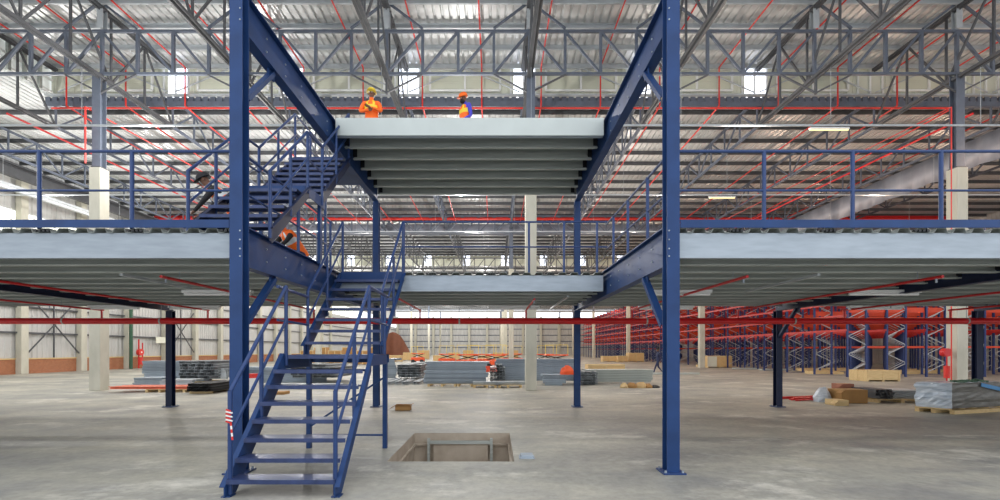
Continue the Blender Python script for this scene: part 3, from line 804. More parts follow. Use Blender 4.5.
# ------------------------------------------------------------------ stored material
def pallet(x, y, w=1.2, d=1.0, rot=0, label='', grp=None):
    t = thing('pallet', label, 'pallet', (x, y, 0), grp)
    for k in range(5):
        yy = y-d/2+.05+k*(d-.1)/4
        MB().box(x-w/2, x+w/2, yy-.045, yy+.045, .1, .122).build('deck_board', 'timber', t)
    for k in range(3):
        xx = x-w/2+.05+k*(w-.1)/2
        MB().box(xx-.05, xx+.05, y-d/2, y+d/2, .0, .1).build('bearer', 'timber', t)
    t.rotation_euler.z = rot
    return t
_cp = {}
def sheet_stack(x0, x1, y0, y1, z0, ht, lh, label, grp, m='galvanised', dx=.2, dy=.25):
    """layers of long channel profiles lying along X"""
    n = max(1, int(ht/lh)); ny = max(1, int((y1-y0)/dy))
    for l in range(n):
        a = x0+random.uniform(0, dx); b = x1-random.uniform(0, dx)
        for j in range(ny):
            if j > 0 and l < n-1: continue         # rows hidden inside the stack
            yy = y0+dy*j
            key = (round(b-a, 1), lh, m, dy)
            if key in _cp: o = _cp[key].copy(); C.objects.link(o); o.location = ((a+b)/2, yy+dy*.47, z0+l*lh)
            else:
                w = dy*.94
                o = MB().bar((a, yy+dy*.47, z0+l*lh+lh*.48), (b, yy+dy*.47, z0+l*lh+lh*.48), [(-w/2+.05, -lh*.48), (-w/2+.06, -lh*.48), (-w/2+.012, lh*.36), (w/2-.012, lh*.36), (w/2-.06, -lh*.48), (w/2-.05, -lh*.48), (w/2, lh*.48), (-w/2, lh*.48)]).build('steel_profile', m)
                _cp[key] = o
            tag(o, label, 'steel profile', grp)
def end_stack(x0, nx, y0, L, z0, nz, s, label, grp, m='grey_steel'):
    """profiles lying along Y, open ends to the viewer"""
    first = None
    for i in range(nx):
        for k in range(nz):
            if k > nz-2 and random.random() < .3: continue
            x = x0+i*s*1.05+random.uniform(-.01, .01); y = y0+random.uniform(-.08, .08)
            if first is None:
                first = MB().bar((x, y, z0+s/2), (x, y+L, z0+s/2), csec(s*.92, s*.92, s*.12, s*.3)).build('open_channel', m); o = first
            else: o = first.copy(); C.objects.link(o); o.location = (x, y+L/2, z0+k*s)
            tag(o, label, 'channel', grp)
def W(px, Y): return (px-CX)*Y/F
G = 'steel profiles in the %s'
# left group
sheet_stack(W(148, 22), W(215, 22), 21.6, 22.8, .12, 1.0, .125, 'galvanised profile in the stepped stack left of the stairs', G % 'left stack', 'galvanised')
pallet(W(165, 22), 22.2, 1.2, 1.2, 0, 'timber pallet under the stepped galvanised stack at left'); pallet(W(200, 22), 22.2, 1.2, 1.2, 0, 'second timber pallet under the stepped galvanised stack at left')
sheet_stack(W(133, 19.6), W(166, 19.6), 19.4, 20.4, 0, .45, .11, 'pale profile in the low bundle left of the dark column', G % 'low left bundle', 'galvanised')
sheet_stack(W(160, 18.9), W(196, 18.9), 18.8, 19.6, .12, .28, .07, 'white profile in the small bundle behind the dark column', G % 'small left bundle', 'pale_steel')
for i in range(6):
    y = 17.3+i*.16
    tag(MB().bar((W(117, 17.6)+.1*(i % 2), y, .18), (W(197, 17.6), y+.12, .18), csec(.1, .1, .01, .02)).build('rack_beam', 'salmon_paint'), 'orange rack beam lying on pallets left of the stairs', 'rack beam', 'orange rack beams on the floor at left')
pallet(W(166, 17.6), 17.7, 1.1, .9, 0, 'timber pallet under the orange beams left of the stairs')
pallet(W(190, 17.6), 17.7, 1.1, .9, 0, 'timber pallet under the orange beams, nearer the stairs')
end_stack(W(184, 20.5), 12, 20.3, 2.4, .35, 6, .135, 'dark open ended channel in the bristling stack left of the near column', G % 'bristling stack', 'open_channel')
end_stack(W(195, 17), 9, 16.6, 2.2, .1, 3, .1, 'black channel in the low pile left of the near column', G % 'black pile', 'black_clip')
for i in range(2): tag(MB().box(W(193, 17), W(215, 17), 16.8+i*1.4, 16.9+i*1.4, 0, .1).build('timber_bearer', 'timber'), 'timber bearer under the black channel pile, %s one' % ('front' if i == 0 else 'back'), 'timber')
sheet_stack(W(216, 21), W(232, 21), 20.6, 21.6, .3, .6, .1, 'white profile in the stack just left of the near column', G % 'white stack', 'pale_steel')
# behind the stairs
sheet_stack(W(238, 23), W(330, 23), 22.6, 23.8, 0, .9, .13, 'galvanised profile in the wide stack behind the stairs', G % 'stack behind the stairs', 'galvanised')
end_stack(W(296, 22), 16, 21.6, 3, .3, 5, .13, 'dark channel with its open end forward behind the stair treads', G % 'pile behind the treads', 'open_channel')
sheet_stack(W(262, 19), W(340, 19), 18.7, 19.5, 0, .3, .1, 'pale profile in the low bundle behind the stair treads', G % 'low bundle behind the treads', 'pale_steel')
t = thing('cylinder_bin', 'small white bin with a red lid behind the near column', 'bin', (W(253, 17.5), 17.5, 0))
MB().bar((W(253, 17.5), 17.5, 0), (W(253, 17.5), 17.5, .55), ngon(.2, 16)).build('body', 'white_paint', t); MB().bar((W(253, 17.5), 17.5, .55), (W(253, 17.5), 17.5, .72), ngon(.17, 16)).build('lid', 'red_pipe_bright', t)
tag(MB().box(W(268, 16.5), W(285, 16.5), 16.4, 16.9, 0, .1).build('cardboard_sheet', 'cardboard', bevel=.01), 'flat brown cardboard on the floor behind the stair foot', 'cardboard')
# centre
sheet_stack(W(386, 25), W(399, 25), 24.4, 26.5, .1, 1.15, .12, 'galvanised profile in the stack right of the stair foot legs', G % 'stack right of the stairs', 'galvanised')
end_stack(W(399, 23), 9, 22.8, 6, .25, 5, .13, 'dark channel with its open end forward right of the stairs', G % 'row right of the stairs', 'open_channel')
end_stack(W(384, 22.0), 12, 21.0, 2.5, .02, 1, .16, 'pale channel lying flat right of the stairs', G % 'flat row right of the stairs', 'light_steel')
sheet_stack(W(424, 20.5), W(490, 20.5), 20.0, 21.2, .13, 1.0, .1, 'galvanised profile in the large centre stack', G % 'large centre stack', 'galvanised')
pallet(W(443, 20.5), 20.6, 1.3, 1.1, 0, 'timber pallet under the left part of the large centre stack'); pallet(W(472, 20.5), 20.6, 1.3, 1.1, 0, 'timber pallet under the right part of the large centre stack')
sheet_stack(W(470, 19.6), W(528, 19.6), 19.4, 19.95, .13, .14, .07, 'thin pale sheet on pallets left of the centre concrete column', G % 'thin sheet bundle', 'light_steel')
pallet(W(487, 19.6), 19.7, 1.2, .7, 0, 'timber pallet under the thin pale sheets'); pallet(W(508, 19.6), 19.7, 1.2, .7, 0, 'timber pallet under the thin pale sheets, by the column')
sheet_stack(W(494, 22.5), W(580, 22.5), 22.3, 23.5, .1, 1.1, .11, 'galvanised profile in the stack behind the centre concrete column', G % 'stack behind the column', 'galvanised')
sheet_stack(W(541, 20.8), W(566, 20.8), 20.6, 21.6, 0, .5, .1, 'galvanised profile in the bundle right of the centre concrete column', G % 'bundle right of the column', 'galvanised')
sheet_stack(W(584, 21.8), W(652, 21.8), 21.4, 22.4, .1, .62, .12, 'galvanised profile in the long stack behind the back right column', G % 'long stack', 'galvanised_dull')
end_stack(W(579, 21), 7, 20.7, 2, .05, 5, .12, 'dark open ended channel beside the back right column', G % 'pile beside the back column', 'open_channel')
end_stack(W(491.5, 21), 5, 20.9, 1.6, .0, 7, .14, 'dark open ended channel between the large centre stack and the one behind the column', G % 'pile between the centre stacks', 'open_channel')
# red and orange machine covers on the stacks
def lump(x, y, z, w, d, h, name, m, label, cat, grp=None, seed=1):
    mb = MB(); random.seed(seed); n = 12; rg = []
    for k, s in ((0, 1), (.35, 1.02), (.7, .8), (1, .4)):
        rg.append([(x+w/2*s*math.cos(2*math.pi*i/n)*(1+random.uniform(-.15, .15)), y+d/2*s*math.sin(2*math.pi*i/n)*(1+random.uniform(-.15, .15)), z+h*k*(1 if k == 0 else random.uniform(.9, 1.1))) for i in range(n)])
    mb.rings(rg)
    return tag(mb.build(name, m), label, cat, grp)
lump(W(567, 20.9), 20.9, .5, .6, .5, .4, 'plastic_sheet', 'machine_orange', 'crumpled orange plastic on the bundle beside the back right column', 'plastic', None, 3)
def crate(x0, x1, y, d, z0, h, label, m='plywood', grp=None):
    t = thing('timber_crate', label, 'crate', ((x0+x1)/2, y+d/2, z0), grp)
    MB().box(x0, x1, y, y+d, z0+.08, z0+h).build('box', m, t)
    mb = MB()
    for q in range(3):
        xx = x0+.04+q*(x1-x0-.08)/2
        mb.box(xx-.04, xx+.04, y-.02, y, z0+.08, z0+h)
    mb.box(x0, x1, y-.022, y, z0+h-.09, z0+h); mb.build('batten', 'timber', t)
    for q in range(3):
        xx = x0+.06+q*(x1-x0-.12)/2
        MB().box(xx-.05, xx+.05, y, y+d, z0, z0+.08).build('skid', 'timber', t)
    return t
crate(W(588, 24), W(625, 24), 24, .8, .55, .32, 'long low timber crate lying on stock behind the back right column')
tag(MB().box(W(587, 24), W(626, 24), 24, 24.9, 0, .55).build('stock_bundle', 'galvanised', bevel=.01), 'grey bundle under the long low timber crate', 'steel bundle')
crate(W(629, 62), W(644, 62), 62, 1.5, 0, 1.25, 'tall plywood crate far back left of the right near column')
crate(W(618, 61), W(628, 61), 61, 1.4, 0, .85, 'middle plywood crate far back left of the tall one')
crate(W(603, 62), W(617, 62), 62, 1.4, 0, .8, 'leftmost of the three plywood crates far back')
crate(W(708, 41.5), W(732, 41.5), 41.5, 1.4, 0, 1.1, 'plywood crate standing before the racking, right of the near column')
tag(MB().box(W(708, 41.4), W(717, 41.4), 41.42, 41.47, .1, 1.05).build('crate_label', 'cream_panel'), 'pale end panel leaning on the plywood crate before the racking', 'panel')
crate(19.46, 21.2, 23.26, .57, 0, .58, 'pale timber crate in front of the racking, the nearer of the two', 'timber')
crate(19.46, 21.2, 23.88, .57, 0, .58, 'pale timber crate in front of the racking, just behind the nearer one', 'timber')
# long bits on the floor in front of the racks
for i, (a, b, y) in enumerate(((735, 757, 38), (762, 800, 36), (640, 700, 30))):
    tag(MB().box(W(a, y), W(b, y), y, y+.5, 0, .12).build('floor_beam', 'galvanised_dull', bevel=.02), 'grey beam lying on the floor before the racking, %s' % ['left of the pair', 'right of the pair', 'partly behind the near column'][i], 'beam')
for i, (x, y) in enumerate(((22.0, 30.2), (24.6, 29.4), (27.3, 30.4), (24.3, 34.6), (29.6, 31.2), (27.0, 35.2), (32.0, 33.2), (20.0, 42.8))):
    t = thing('board_pile', 'tan board pile on the floor within the racking, %s in line' % ordn(i), 'boards', (x+.6, y, 0), 'board piles within the racking')
    for q in range(4):
        MB().box(x-.3+.05*q, x+1.7-.03*q, y+.3*q, y+.3*q+.26, 0, .16+.05*(q % 2)).build('board', 'timber', t)
# far clutter: lifts, boxes
for i in range(9):
    px = 388+i*15; Yd = 62+(i % 3)*8
    crate(W(px, Yd), W(px, Yd)+1.8, Yd, 1.4, 0, .9+.35*(i % 3), 'stacked tan crate far back near the end wall, %s from the left' % ordn(i), 'plywood', 'crates far back in the hall')
for i in range(6):
    px = 300+i*14; Yd = 50+(i % 2)*6
    crate(W(px, Yd), W(px, Yd)+1.5, Yd, 1.2, 0, 1.6+.4*(i % 2), 'tan crate seen far back between the stair treads, %s from the left' % ordn(i), 'cardboard', 'crates behind the stairs')
def lift(x, y, s, label, col='machine_orange'):
    t = thing('scissor_lift', label, 'lift', (x, y, 0), 'machines far back in the hall')
    MB().box(x-1.1*s, x+1.1*s, y-.5, y+.5, .3, .75).build('chassis', col, t, bevel=.03)
    MB().box(x-1.05*s, x+1.05*s, y-.45, y+.45, 1.15, 1.25).build('platform', col, t)
    for q in (-1, 1): MB().bar((x-q*.9*s, y, .75), (x+q*.9*s, y, 1.15), rect(.08, .08)).build('scissor_arm', 'black_clip', t)
    for q in (-.75, .75):
        for r in (-.42, .42): MB().bar((x+q*s, y+r-.1, .25), (x+q*s, y+r+.1, .25), ngon(.25, 14)).build('wheel', 'black_clip', t)
    mb = MB()
    for q in (-1, 0, 1): mb.bar((x+q*1.0*s, y-.4, 1.25), (x+q*1.0*s, y-.4, 2.1), rect(.035, .035))
    mb.bar((x-1.0*s, y-.4, 2.1), (x+1.0*s, y-.4, 2.1), rect(.035, .035)); mb.build('guard_rail', 'yellow', t)
for i, (px, Yd, s) in enumerate(((447, 48, .8), (468, 42, 1.0), (482, 46, 1.2), (496, 40, .9), (512, 50, 1.1), (545, 46, .8), (556, 40, 1.0), (418, 55, .7))):
    lift(W(px, Yd), Yd, s, 'orange lifting machine far back in the hall, %s' % ['left of the large stack gap', 'above the large centre stack', 'widest above the large stack', 'right above the large stack', 'left of the centre concrete column', 'right of the centre concrete column', 'beside the back right column', 'farthest left'][i])
# low orange beams, far
for i in range(12):
    tag(MB().box(W(462+i*1.5, 34), W(520-i*.6, 34), 33.5+i*.14, 33.6+i*.14, .0, .35+.02*(i % 3)).build('rack_beam', 'rack_orange'), 'orange rack beam in the far bundle behind the large centre stack', 'rack beam', 'far orange rack beams')
for i in range(7):
    tag(MB().box(W(541, 33), W(572, 33), 32.5+i*.14, 32.6+i*.14, .0, .38).build('rack_beam', 'rack_red'), 'red rack beam in the far bundle right of the centre column', 'rack beam', 'far red rack beams')
tag(curtain([(XL+1+i*.5, 128+.3*math.sin(i), 6.8-.02*(i-4)**2*3) for i in range(20)], [(XL+1+i*.5, 128+.3*math.sin(i), 0) for i in range(20)]).build('tarpaulin', 'rust_curtain', smooth=True), 'rust coloured hanging sheet by the far left corner of the hall', 'tarpaulin')
# litter by the long stack
for i, (px, w, h, m) in enumerate(((624, .35, .2, 'timber'), (632, .45, .22, 'cardboard'), (641, .5, .25, 'yellow'), (648, .35, .18, 'cardboard'), (655, .4, .12, 'black_clip'))):
    lump(W(px, 19.4), 19.4, 0, w, .4, h, 'packaging_scrap', m if m != 'yellow' else 'plywood', 'scrap of packaging on the floor before the long stack, %s from the left' % ordn(i), 'scrap', 'scraps before the long stack', 20+i)
# small cardboard box on floor near pit
t = thing('cardboard_box', 'small open cardboard box on the floor behind the pit', 'box', (-2.53, 12.2, 0))
mb = MB(); x, y = -2.53, 12.2
mb.box(x-.2, x+.2, y-.13, y-.125, 0, .11); mb.box(x-.2, x+.2, y+.125, y+.13, 0, .15); mb.box(x-.2, x-.195, y-.125, y+.125, 0, .15); mb.box(x+.195, x+.2, y-.125, y+.125, 0, .15); mb.box(x-.2, x+.2, y-.13, y+.13, 0, .006)
mb.build('body', 'cardboard', t)
mb = MB(); mb.bar((x-.2, y-.125, .15), (x-.33, y-.1, .06), rect(.01, .25), (0, 1, 0)); mb.build('flap', 'cardboard', t)
mb = MB(); mb.bar((x+.2, y-.125, .15), (x+.3, y-.1, .2), rect(.01, .25), (0, 1, 0)); mb.build('flap', 'cardboard', t)
# right group: red pipes, cardboard, wrapped load
for i in range(7):
    tag(MB().bar((W(783, 14.6)+random.uniform(0, .3), 14.3+i*.09, .03+.05*(i % 2)), (W(829, 14.6)-random.uniform(0, .2), 14.5+i*.1, .05+.05*(i % 2)), ngon(.025, 8)).build('red_tube', 'red_pipe'), 'red pipe length lying on the floor right of the dark back column', 'pipe', 'loose red pipes on the floor')
lump(W(823, 14.2), 14.2, 0, .5, .4, .45, 'plastic_bag', 'wrap', 'crumpled white and red bag beside the open cardboard box', 'bag', None, 5)
def carton(x0, x1, y, d, z0, h, label, m='cardboard'):
    t = thing('cardboard_box', label, 'box', ((x0+x1)/2, y+d/2, z0))
    MB().box(x0, x1, y, y+d, z0, z0+h).build('body', m, t, bevel=.012)
    MB().box(x0+.02, x1-.02, y+d/2-.03, y+d/2+.03, z0+h, z0+h+.004).build('tape', 'timber', t)
    mb = MB(); mb.bar((x0+.01, y, z0+h-.01), (x0-.12, y, z0+h-.1), rect(.01, .2), (0, 1, 0)); mb.build('flap', m, t)
carton(W(842, 13.7), W(868, 13.7), 13.7, .6, 0, .42, 'large brown cardboard box in the pile left of the wrapped pallet')
carton(W(836, 13.1), W(849, 13.1), 13.1, .45, 0, .17, 'low torn cardboard box in front of the pile, pale inside', 'timber')
carton(W(838, 14.9), W(852, 14.9), 14.8, .4, 0, .52, 'dark red brown cardboard box at the back of the pile', 'rust_curtain')
t = pallet(W(893, 14.2), 14.3, 1.6, .9, 0, 'dark timber pallet left of the wrapped load')
sheet_stack(W(884, 14.2), W(917, 14.2), 13.9, 14.7, .125, .26, .065, 'pale profile in the bundle on the pallet left of the wrapped load', G % 'bundle left of the wrapped load', 'light_steel', dx=.12)
end_stack(W(873, 14.0), 5, 13.8, 1.0, .13, 3, .1, 'dark square tube end on the pallet left of the wrapped load', G % 'tube ends on the pallet', 'dark_steel')
# wrapped pallet
t = thing('wrapped_pallet', 'large pallet load shrink wrapped in white and dark film at far right', 'wrapped pallet', (13.0, 12.6, 0))
A, B_, Cc, Dd = V((12.1, 11.75, 0)), V((14.2, 12.9, 0)), V((13.6, 14.1, 0)), V((11.75, 13.0, 0))
A = V((W(952, 11.4), 11.4, 0)); B_ = V((W(1001, 11.95), 11.95, 0)); Dd = V((W(915, 11.95), 11.95, 0)); Cc = B_+Dd-A
cen = (A+B_+Cc+Dd)/4
def quadring(s, z, jit=0):
    out = []
    cs = [A, B_, Cc, Dd]
    for k in range(4):
        p, q = cs[k], cs[(k+1) % 4]
        for i in range(8):
            r = p.lerp(q, i/8); r = cen+(r-cen)*s*(1+random.uniform(-jit, jit)); out.append((r.x, r.y, z+random.uniform(-jit, jit)*.6))
    return out
random.seed(3)
mb = MB(); mb.rings([quadring(.97, .14, .01)]+[quadring(1.0+.02*math.sin(z*20), z, .018) for z in (.2, .27, .34, .41, .48, .55, .62, .69, .75)]+[quadring(.95, .8, .01)])
for i, f in enumerate(mb.f):
    if len(f) == 4: mb.m[i] = 1 if i % 32 < 16 else 0
    else: mb.m[i] = 0
mb.build('wrapped_load', ['wrap', 'wrap_dark'], t)
for k in range(3):
    p = Dd.lerp(A, .0+.5*k); q = p+(B_-A); 
    MB().bar((p.x+(.05 if k == 0 else 0), p.y, .05), (q.x, q.y, .05), rect(.1, .1)).build('bearer', 'timber', t)
for k in range(5):
    p = A.lerp(B_, k/4); q = Dd.lerp(Cc, k/4)
    MB().bar((p.x, p.y, .12), (q.x, q.y, .12), rect(.12, .025)).build('deck_board', 'timber', t)
mb = MB(); p = A.lerp(B_, .55); q = B_; mb.bar((p.x-.0, p.y-.04, .74), (q.x+.1, q.y-.05, .56), rect(.01, .1)); mb.build('strap', 'strap_blue', t)
mb = MB()
for i in range(14):
    p = A.lerp(B_, .2+.05*i)+V((random.uniform(-.02, .1), random.uniform(.05, .5), 0)); mb.box(p.x-.05, p.x+.07, p.y-.05, p.y+.05, .79, .82+random.random()*.04)
mb.build('loose_clips', 'green_paint', t)

# hose reel and signs on left wall, hose reel on right column
def reel(x, y, s, label):
    t = thing('fire_hose_reel', label, 'hose reel', (x, y, 0))
    MB().bar((x, y, 1.45), (x+.25, y, 1.45), ngon(.3, 20)).build('drum', 'red_pipe_bright', t)
    MB().bar((x, y, 0), (x, y, 2.6), ngon(.06, 10)).build('riser', 'red_pipe', t)
    MB().bar((x+.1, y+.3, .6), (x+.1, y+.3, 2.3), ngon(.05, 8)).build('pipe', 'red_pipe', t)
    MB().bar((x+.1, y+.1, .35), (x+.1, y+.1, 1.0), ngon(.14, 14)).build('extinguisher', 'red_pipe_bright', t)
    MB().bar((x+.1, y, 1.45), (x+.28, y, 1.45), ngon(.07, 12)).build('hub', 'white_paint', t)
reel(-31.9, 39.7, 1, 'red fire hose reel and extinguisher on the left wall')
tag(MB().bar((-31.85, 38.8, 0), (-31.85, 38.8, 5.2), ngon(.13, 10)).build('downpipe', 'green_paint'), 'dark green vertical pipe beside the hose reel on the left wall', 'pipe')
tag(MB().box(-32.15, -32.1, 42.0, 43.2, 2.3, 2.9).build('wall_sign', 'cream_panel'), 'small pale sign on the left wall right of the hose reel', 'sign')
t = thing('fire_hose_reel', 'red fire hose reel and extinguisher beside the right concrete column', 'hose reel', (18.5, 18.2, 0))
MB().bar((18.45, 18.3, 1.55), (18.45, 18.1, 1.55), ngon(.17, 18)).build('drum', 'red_pipe', t)
MB().bar((18.5, 18.2, .5), (18.5, 18.2, 1.0), ngon(.1, 14)).build('extinguisher', 'red_pipe_bright', t)
MB().bar((18.5, 18.2, 0), (18.5, 18.2, 1.4), ngon(.025, 8)).build('pipe', 'red_pipe', t)
# red white tape on the stair rail
t = mbt = MB()
for q in range(7): mbt.bar((-3.03, 4.99, .98-.022*q), (-2.97+.02*(q % 2), 4.98, .965-.022*q), rect(.012, .016), mi=q % 2)
for q in range(5): mbt.bar((-2.97+.004*q, 4.98, .84-.04*q), (-2.966+.004*q, 4.98, .8-.04*q), rect(.004, .02), mi=q % 2)
tag(mbt.build('barrier_tape', ['red_pipe_bright', 'white_paint']), 'knotted red and white tape on the left stair post', 'tape')

# ------------------------------------------------------------------ people
def skin_body(name, chains, mats, assign, parent):
    """chains: list of lists of (pos, radius); first vertex of a later chain may be an index key"""
    vs = []; rad = []; ed = []; idx = {}
    for ch in chains:
        prev = None
        for key, p, r in ch:
            if key in idx: i = idx[key]
            else: i = len(vs); idx[key] = i; vs.append(V(p)); rad.append(r)
            if prev is not None and (prev, i) not in ed: ed.append((prev, i))
            prev = i
    me = bpy.data.meshes.new(name); me.from_pydata(vs, ed, [])
    ob = bpy.data.objects.new(name, me); C.objects.link(ob)
    md = ob.modifiers.new('s', 'SKIN'); md.use_smooth_shade = True
    for i, r in enumerate(rad):
        d = me.skin_vertices[0].data[i]; d.radius = (r, r) if not isinstance(r, tuple) else r; d.use_root = (i == 0)
    sd = ob.modifiers.new('d', 'SUBSURF'); sd.levels = 2; sd.render_levels = 2
    dg = bpy.context.evaluated_depsgraph_get(); dg.update()
    m2 = bpy.data.meshes.new_from_object(ob.evaluated_get(dg)); bpy.data.objects.remove(ob)
    m2.name = name; m2.materials.clear()
    for k in mats: m2.materials.append(MATS[k])
    segs = [(idx[a], idx[b]) for a, b, _ in assign]
    for p in m2.polygons:
        best = 9; mi = 0; c = V(p.center)
        for (a, b, k) in assign:
            A_, B2 = vs[idx[a]], vs[idx[b]]; d = B2-A_; tt = max(0, min(1, (c-A_).dot(d)/max(d.length_squared, 1e-6)))
            dist = (c-(A_+d*tt)).length/ (.04+rad0(rad[idx[a]]))
            if dist < best: best = dist; mi = k
        p.material_index = mi; p.use_smooth = True
    o = bpy.data.objects.new(name, m2); C.objects.link(o); o.parent = parent
    return o
def rad0(r): return r[0] if isinstance(r, tuple) else r

def person(label, loc, rz, J, top='orange_vest', legs='denim', sleeve=None, vest='orange_vest', helmet='yellow', bands='silver_tape', beard=False, shade=0):
    t = thing('person', label, 'person', loc); t.rotation_euler.z = rz
    P = dict(pel=(0, 0, .95), spn=(0, 0, 1.12), cst=(0, 0, 1.33), nck=(0, .0, 1.48), nk2=(0, .01, 1.53), hd1=(0, .02, 1.58), hd2=(0, .02, 1.66), hd3=(0, .01, 1.73),
             sl=(-.18, 0, 1.42), el=(-.24, -.02, 1.13), wl=(-.25, .08, .9), sr=(.18, 0, 1.42), er=(.24, -.02, 1.13), wr=(.25, .08, .9),
             hl=(-.09, 0, .9), kl=(-.1, .03, .5), al=(-.1, 0, .09), tl=(-.1, .17, .04), hr=(.09, 0, .9), kr=(.1, .03, .5), ar=(.1, 0, .09), tr=(.1, .17, .04))
    P.update(J)
    R = dict(pel=.13, spn=.12, cst=(.145, .12), nck=.07, nk2=.05, hd1=.068, hd2=.088, hd3=.062, sl=.07, sr=.07, el=.046, er=.046, wl=.03, wr=.03, hl=.095, hr=.095, kl=.062, kr=.062, al=.042, ar=.042, tl=.032, tr=.032)
    K = lambda k: (k, P[k], R[k])
    ch = [[K('pel'), K('spn'), K('cst'), K('nck'), K('nk2'), K('hd1'), K('hd2'), K('hd3')],
          [K('cst'), K('sl'), K('el'), K('wl')], [K('cst'), K('sr'), K('er'), K('wr')],
          [K('pel'), K('hl'), K('kl'), K('al'), K('tl')], [K('pel'), K('hr'), K('kr'), K('ar'), K('tr')]]
    asg = [('pel', 'spn', 1), ('spn', 'cst', 1), ('cst', 'nck', 1), ('nk2', 'hd1', 0), ('hd1', 'hd2', 0), ('hd2', 'hd3', 0), ('cst', 'sl', 1), ('cst', 'sr', 1), ('sl', 'el', 3), ('sr', 'er', 3), ('el', 'wl', 3), ('er', 'wr', 3),
           ('pel', 'hl', 2), ('pel', 'hr', 2), ('hl', 'kl', 2), ('kl', 'al', 2), ('hr', 'kr', 2), ('kr', 'ar', 2), ('al', 'tl', 4), ('ar', 'tr', 4)]
    for s, sg in (('l', -1), ('r', 1)):
        w = V(P['w'+s]); e = V(P['e'+s]); d = (w-e).normalized(); side = d.cross(V((0, 1, 0))) if abs(d.y) < .9 else d.cross(V((0, 0, 1))); side.normalize(); crl = side.cross(d).normalized()
        pm = w+d*.05; ch.append([('w'+s, w, .03), ('pm'+s, pm, .026)]); asg.append(('w'+s, 'pm'+s, 0))
        for q in range(4):
            b = w+d*.09+side*(q-1.5)*.02; L = (.07, .08, .075, .058)[q]
            m1 = b+d*L*.5+crl*.012; m2_ = b+d*L*.85+crl*.035
            n = 'f%s%d' % (s, q)
            ch.append([('pm'+s, pm, .026), (n+'a', b, .0095), (n+'b', m1, .0085), (n+'c', m2_, .0075)]); asg += [(n+'a', n+'b', 0), (n+'b', n+'c', 0)]
        n = 'th'+s
        ch.append([('w'+s, w, .03), (n+'a', w+d*.035+side*-.04, .011), (n+'b', w+d*.075+side*-.055+crl*.015, .009)]); asg.append((n+'a', n+'b', 0))
    body = skin_body('body', ch, ['skin', top, legs, sleeve or top, 'black_cloth'], asg, t)
    # face
    f = V(P['hd2'])-V(P['hd1']); hup = (V(P['hd3'])-V(P['hd1'])).normalized(); 
    fw = V(J.get('face', (0, 1, 0))).normalized(); rt = fw.cross(hup).normalized(); c = V(P['hd2'])
    def ball(p, r, nm, m, s=(1, 1, 1)):
        mb = MB(); rg = []
        for k in range(1, 6):
            a = math.pi*k/6; rg.append([(p.x+r*s[0]*math.sin(a)*math.cos(2*math.pi*i/10), p.y+r*s[1]*math.sin(a)*math.sin(2*math.pi*i/10), p.z-r*s[2]*math.cos(a)) for i in range(10)])
        mb.rings(rg); me_off = MB(); o = mb.build(nm, m, None, smooth=True); l = V(o.location); o.parent = t; o.location = l
        return o
    for q in (-1, 1):
        ball(c+fw*.083+rt*q*.033+hup*.0, .011, 'eye', 'white_paint')
        ball(c+rt*q*.09-hup*.005, .026, 'ear', 'skin', (.5, 1, 1.2))
    ball(c+fw*.1-hup*.028, .018, 'nose', 'skin', (.8, 1.1, 1.3))
    ball(c+fw*.084-hup*.062, .022, 'mouth', 'rust_curtain', (1.2, .6, .4))
    if beard: ball(c+fw*.03-hup*.075, .072, 'beard', 'black_cloth', (1, 1, .8))
    # helmet or cap: dome with brim
    hc = V(P['hd2'])+hup*.035
    mb = MB(); rg = []
    for k, (r, z) in enumerate(((.128, -.005), (.113, .0), (.112, .03), (.1, .065), (.074, .095), (.035, .112), (.005, .116))):
        ring = []
        for i in range(20):
            a = 2*math.pi*i/20; ca, sa = math.cos(a), math.sin(a)
            br = .045*max(0, sa)**2 if k == 0 else 0
            ring.append(hc+rt*(r*ca)+fw*((r*1.12+br)*sa)+hup*z)
        rg.append(ring)
    mb.rings(rg); o = mb.build('hard_hat' if helmet != 'black_cloth' else 'cap', helmet, None, smooth=True); l = V(o.location); o.parent = t; o.location = l
    if helmet != 'black_cloth':
        mb = MB(); mb.bar(hc-rt*.1+fw*.03+hup*.02, hc+rt*.1+fw*.03+hup*.02, rect(.012, .02)) 
    # vest shell with reflective bands
    if vest:
        pl, sp, cs, nk = V(P['pel']), V(P['spn']), V(P['cst']), V(P['nck'])
        lv = [(pl-(sp-pl)*.3, .175, .14), (pl.lerp(sp, .5), .168, .135), (sp, .165, .135), (sp.lerp(cs, .3), .17, .14), (sp.lerp(cs, .55), .178, .145), (cs, .195, .15), (cs.lerp(nk, .5), .19, .13), (cs.lerp(nk, .85), .12, .1), (nk, .085, .085)]
        mb = MB(); rg = []
        for k, (p, a_, b_) in enumerate(lv):
            nx = lv[min(k+1, len(lv)-1)][0]-lv[max(k-1, 0)][0]; nx.normalize(); r_ = V((1, 0, 0)); f_ = nx.cross(r_).normalized()
            rg.append([p+r_*a_*math.cos(2*math.pi*i/20)+f_*b_*math.sin(2*math.pi*i/20) for i in range(20)])
        mb.rings(rg, cap=False)
        for i in range(len(mb.f)):
            ringk = i//20; col = i % 20
            if ringk == 4: mb.m[i] = 1
            elif ringk > 4 and col in (3, 6, 13): mb.m[i] = 1
        o = mb.build('vest', [vest, bands], None, smooth=True); l = V(o.location); o.parent = t; o.location = l
    return t
fold = dict(sl=(-.19, .02, 1.42), el=(-.27, .1, 1.17), wl=(-.04, .24, 1.2), sr=(.19, .02, 1.42), er=(.27, .1, 1.17), wr=(.02, .22, 1.14))
person('person in orange jacket and yellow hard hat, arms folded, on the upper platform', (-3.15, 11.3, 6.5), math.pi, fold, top='orange_vest', sleeve='orange_vest', vest='orange_vest', bands='yellow', helmet='yellow')
